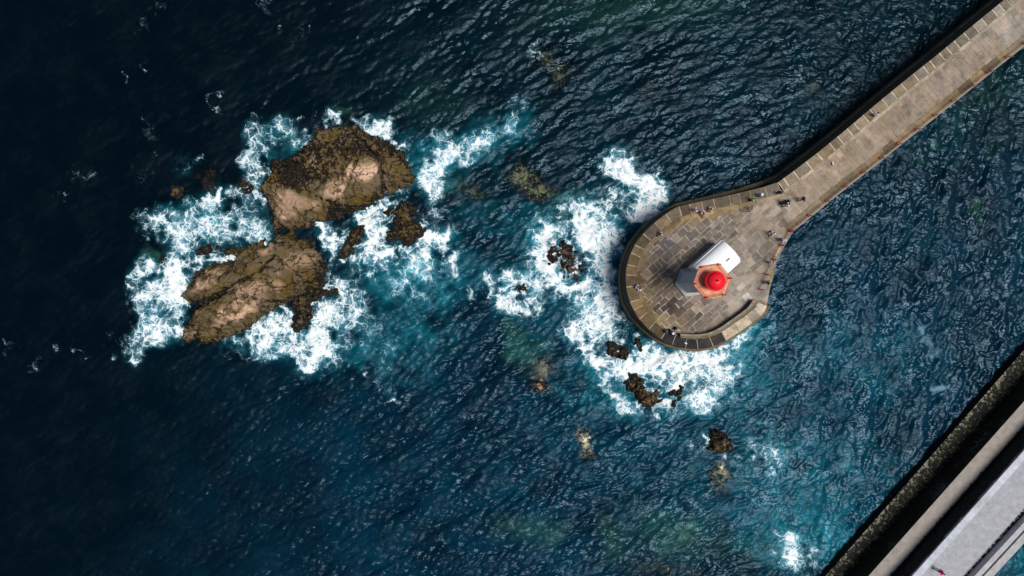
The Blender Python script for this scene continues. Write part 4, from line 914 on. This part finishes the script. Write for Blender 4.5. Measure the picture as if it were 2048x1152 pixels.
def gull(px, py, rz, z, label):
    o = empty('seagull', (*W2(px, py, z+.15), z), math.radians(rz)); tag(o, label, 'bird', 'gulls on the pier')
    W_ = cloth((246, 246, 246)); G_ = cloth((150, 156, 164)); Yb = cloth((220, 170, 40))
    m_ = MB(); limb(m_, [(0, -.14, .14), (0, 0, .16), (0, .12, .20), (0, .17, .27)], [.05, .085, .06, .035], 12); m_.ball((0, .19, .295), (.038, .048, .038), 10)
    for sg in (-1, 1): m_.tube([(sg*.03, 0, .1), (sg*.03, .01, .01)], .007, 6); m_.ball((sg*.03, .03, .008), (.02, .035, .006), 6)
    remeshed(m_, 'body', W_, o, .012)
    for sg in (-1, 1):
        m_ = MB(); m_.ball((sg*.065, -.06, .175), (.03, .19, .055), 12); m_.build('wing', G_, o, True)
    m_ = MB(); m_.tube([(0, .23, .29), (0, .285, .28)], [.012, .004], 6); m_.build('beak', Yb, o)
gull(1371.5, 686.5, 60, ZC+.02, 'white gull on the dark coping at the bottom of the pier head')
gull(1665.5, 327, 20, ZD+.03, 'tiny white gull in the middle of the straight walkway')
m_ = MB(); pts = [(.24*math.cos(a)*(1+.05*math.sin(3*a)), .24*math.sin(a), .04+.02*(a > 6.3)) for a in [i*math.pi/12 for i in range(0, 49)]]; m_.tube(pts, .035, 6)
o = m_.build('rope_coil', cloth((244, 240, 250)), None, True); o.location = (*W2(1545, 389, ZD), ZD+.02); tag(o, 'small white ring of rope lying beside the coping', 'rope')
def bicycle(px, py, rz):
    o = empty('bicycle', (*W2(px, py, ZD+.1), ZD+.06), math.radians(rz)); tag(o, 'dark bicycle lying on its side on the paving below the coping', 'bicycle')
    # built upright in x-z, then laid over
    L = Matrix.Rotation(math.radians(74), 4, 'X')
    def part(name, m_, mat, par=o, M=L): m_.v = [tuple(M @ Vector(v)) for v in m_.v]; return m_.build(name, mat, par, True)
    def circ(cx, cz, r, n=28): return [(cx+r*math.cos(2*math.pi*k/n), 0, cz+r*math.sin(2*math.pi*k/n)) for k in range(n+1)]
    for cx, M in ((.52, L), (-.52, L @ Matrix.Translation((-.52, 0, .34)) @ Matrix.Rotation(math.radians(16), 4, 'Z') @ Matrix.Translation((.52, 0, -.34)))):
        m_ = MB(); m_.tube(circ(cx, .34, .33), .026, 8); w_ = part('wheel', m_, M_BLACK, o, M)
        m_ = MB(); m_.tube(circ(cx, .34, .30), .012, 6)
        for k in range(14): a = k*math.pi/7; m_.tube([(cx, 0, .34), (cx+.3*math.cos(a), 0, .34+.3*math.sin(a))], .004, 4)
        m_.ball((cx, 0, .34), .035, 8); part('spokes', m_, M_METAL, w_, M)
    fr = cloth((70, 40, 40)); m_ = MB()
    bb, st, hd, rw, fw = (.08, 0, .30), (.22, 0, .78), (-.33, 0, .80), (.52, 0, .34), (-.52, 0, .34)
    for a, b in ((bb, st), (st, hd), (hd, bb)): m_.tube([a, b], .026, 8)
    for a, b in ((bb, rw), (st, rw)): m_.tube([(a[0], .03, a[2]), (b[0], .05, b[2])], .013, 6); m_.tube([(a[0], -.03, a[2]), (b[0], -.05, b[2])], .013, 6)
    frm = part('frame', m_, fr)
    m_ = MB(); m_.tube([(-.30, 0, .92), (-.36, 0, .74)], .022, 8)
    for y_ in (-.05, .05): m_.tube([(-.36, y_, .72), fw[:1]+(y_,)+fw[2:]], .014, 6)
    part('fork', m_, M_METAL)
    m_ = MB(); m_.tube([(-.24, -.29, .98), (-.33, -.22, .97), (-.31, 0, .94), (-.33, .22, .97), (-.24, .29, .98)], .015, 8); part('handlebar', m_, M_BLACK)
    m_ = MB(); m_.ball((.28, 0, .90), (.13, .07, .03), 12); m_.tube([(.22, 0, .78), (.25, 0, .89)], .014, 6); part('saddle', m_, M_BLACK)
    m_ = MB(); m_.lathe([(.0, -.01), (.09, -.01), (.09, .01), (.0, .01)], 20); m_.v = [(v[0]+.08, v[2]+.05, v[1]+.30) for v in m_.v]; m_.tube([(.08, .06, .30), (.02, .08, .15)], .01, 6); m_.tube([(.08, -.06, .30), (.14, -.08, .45)], .01, 6); part('crank', m_, M_METAL)
    for a, b in (((.02, .09, .15), (.02, .18, .15)), ((.14, -.09, .45), (.14, -.18, .45))):
        m_ = MB(); m_.tube([a, b], .03, 6); part('pedal', m_, M_BLACK)
bicycle(1491, 411, 12)
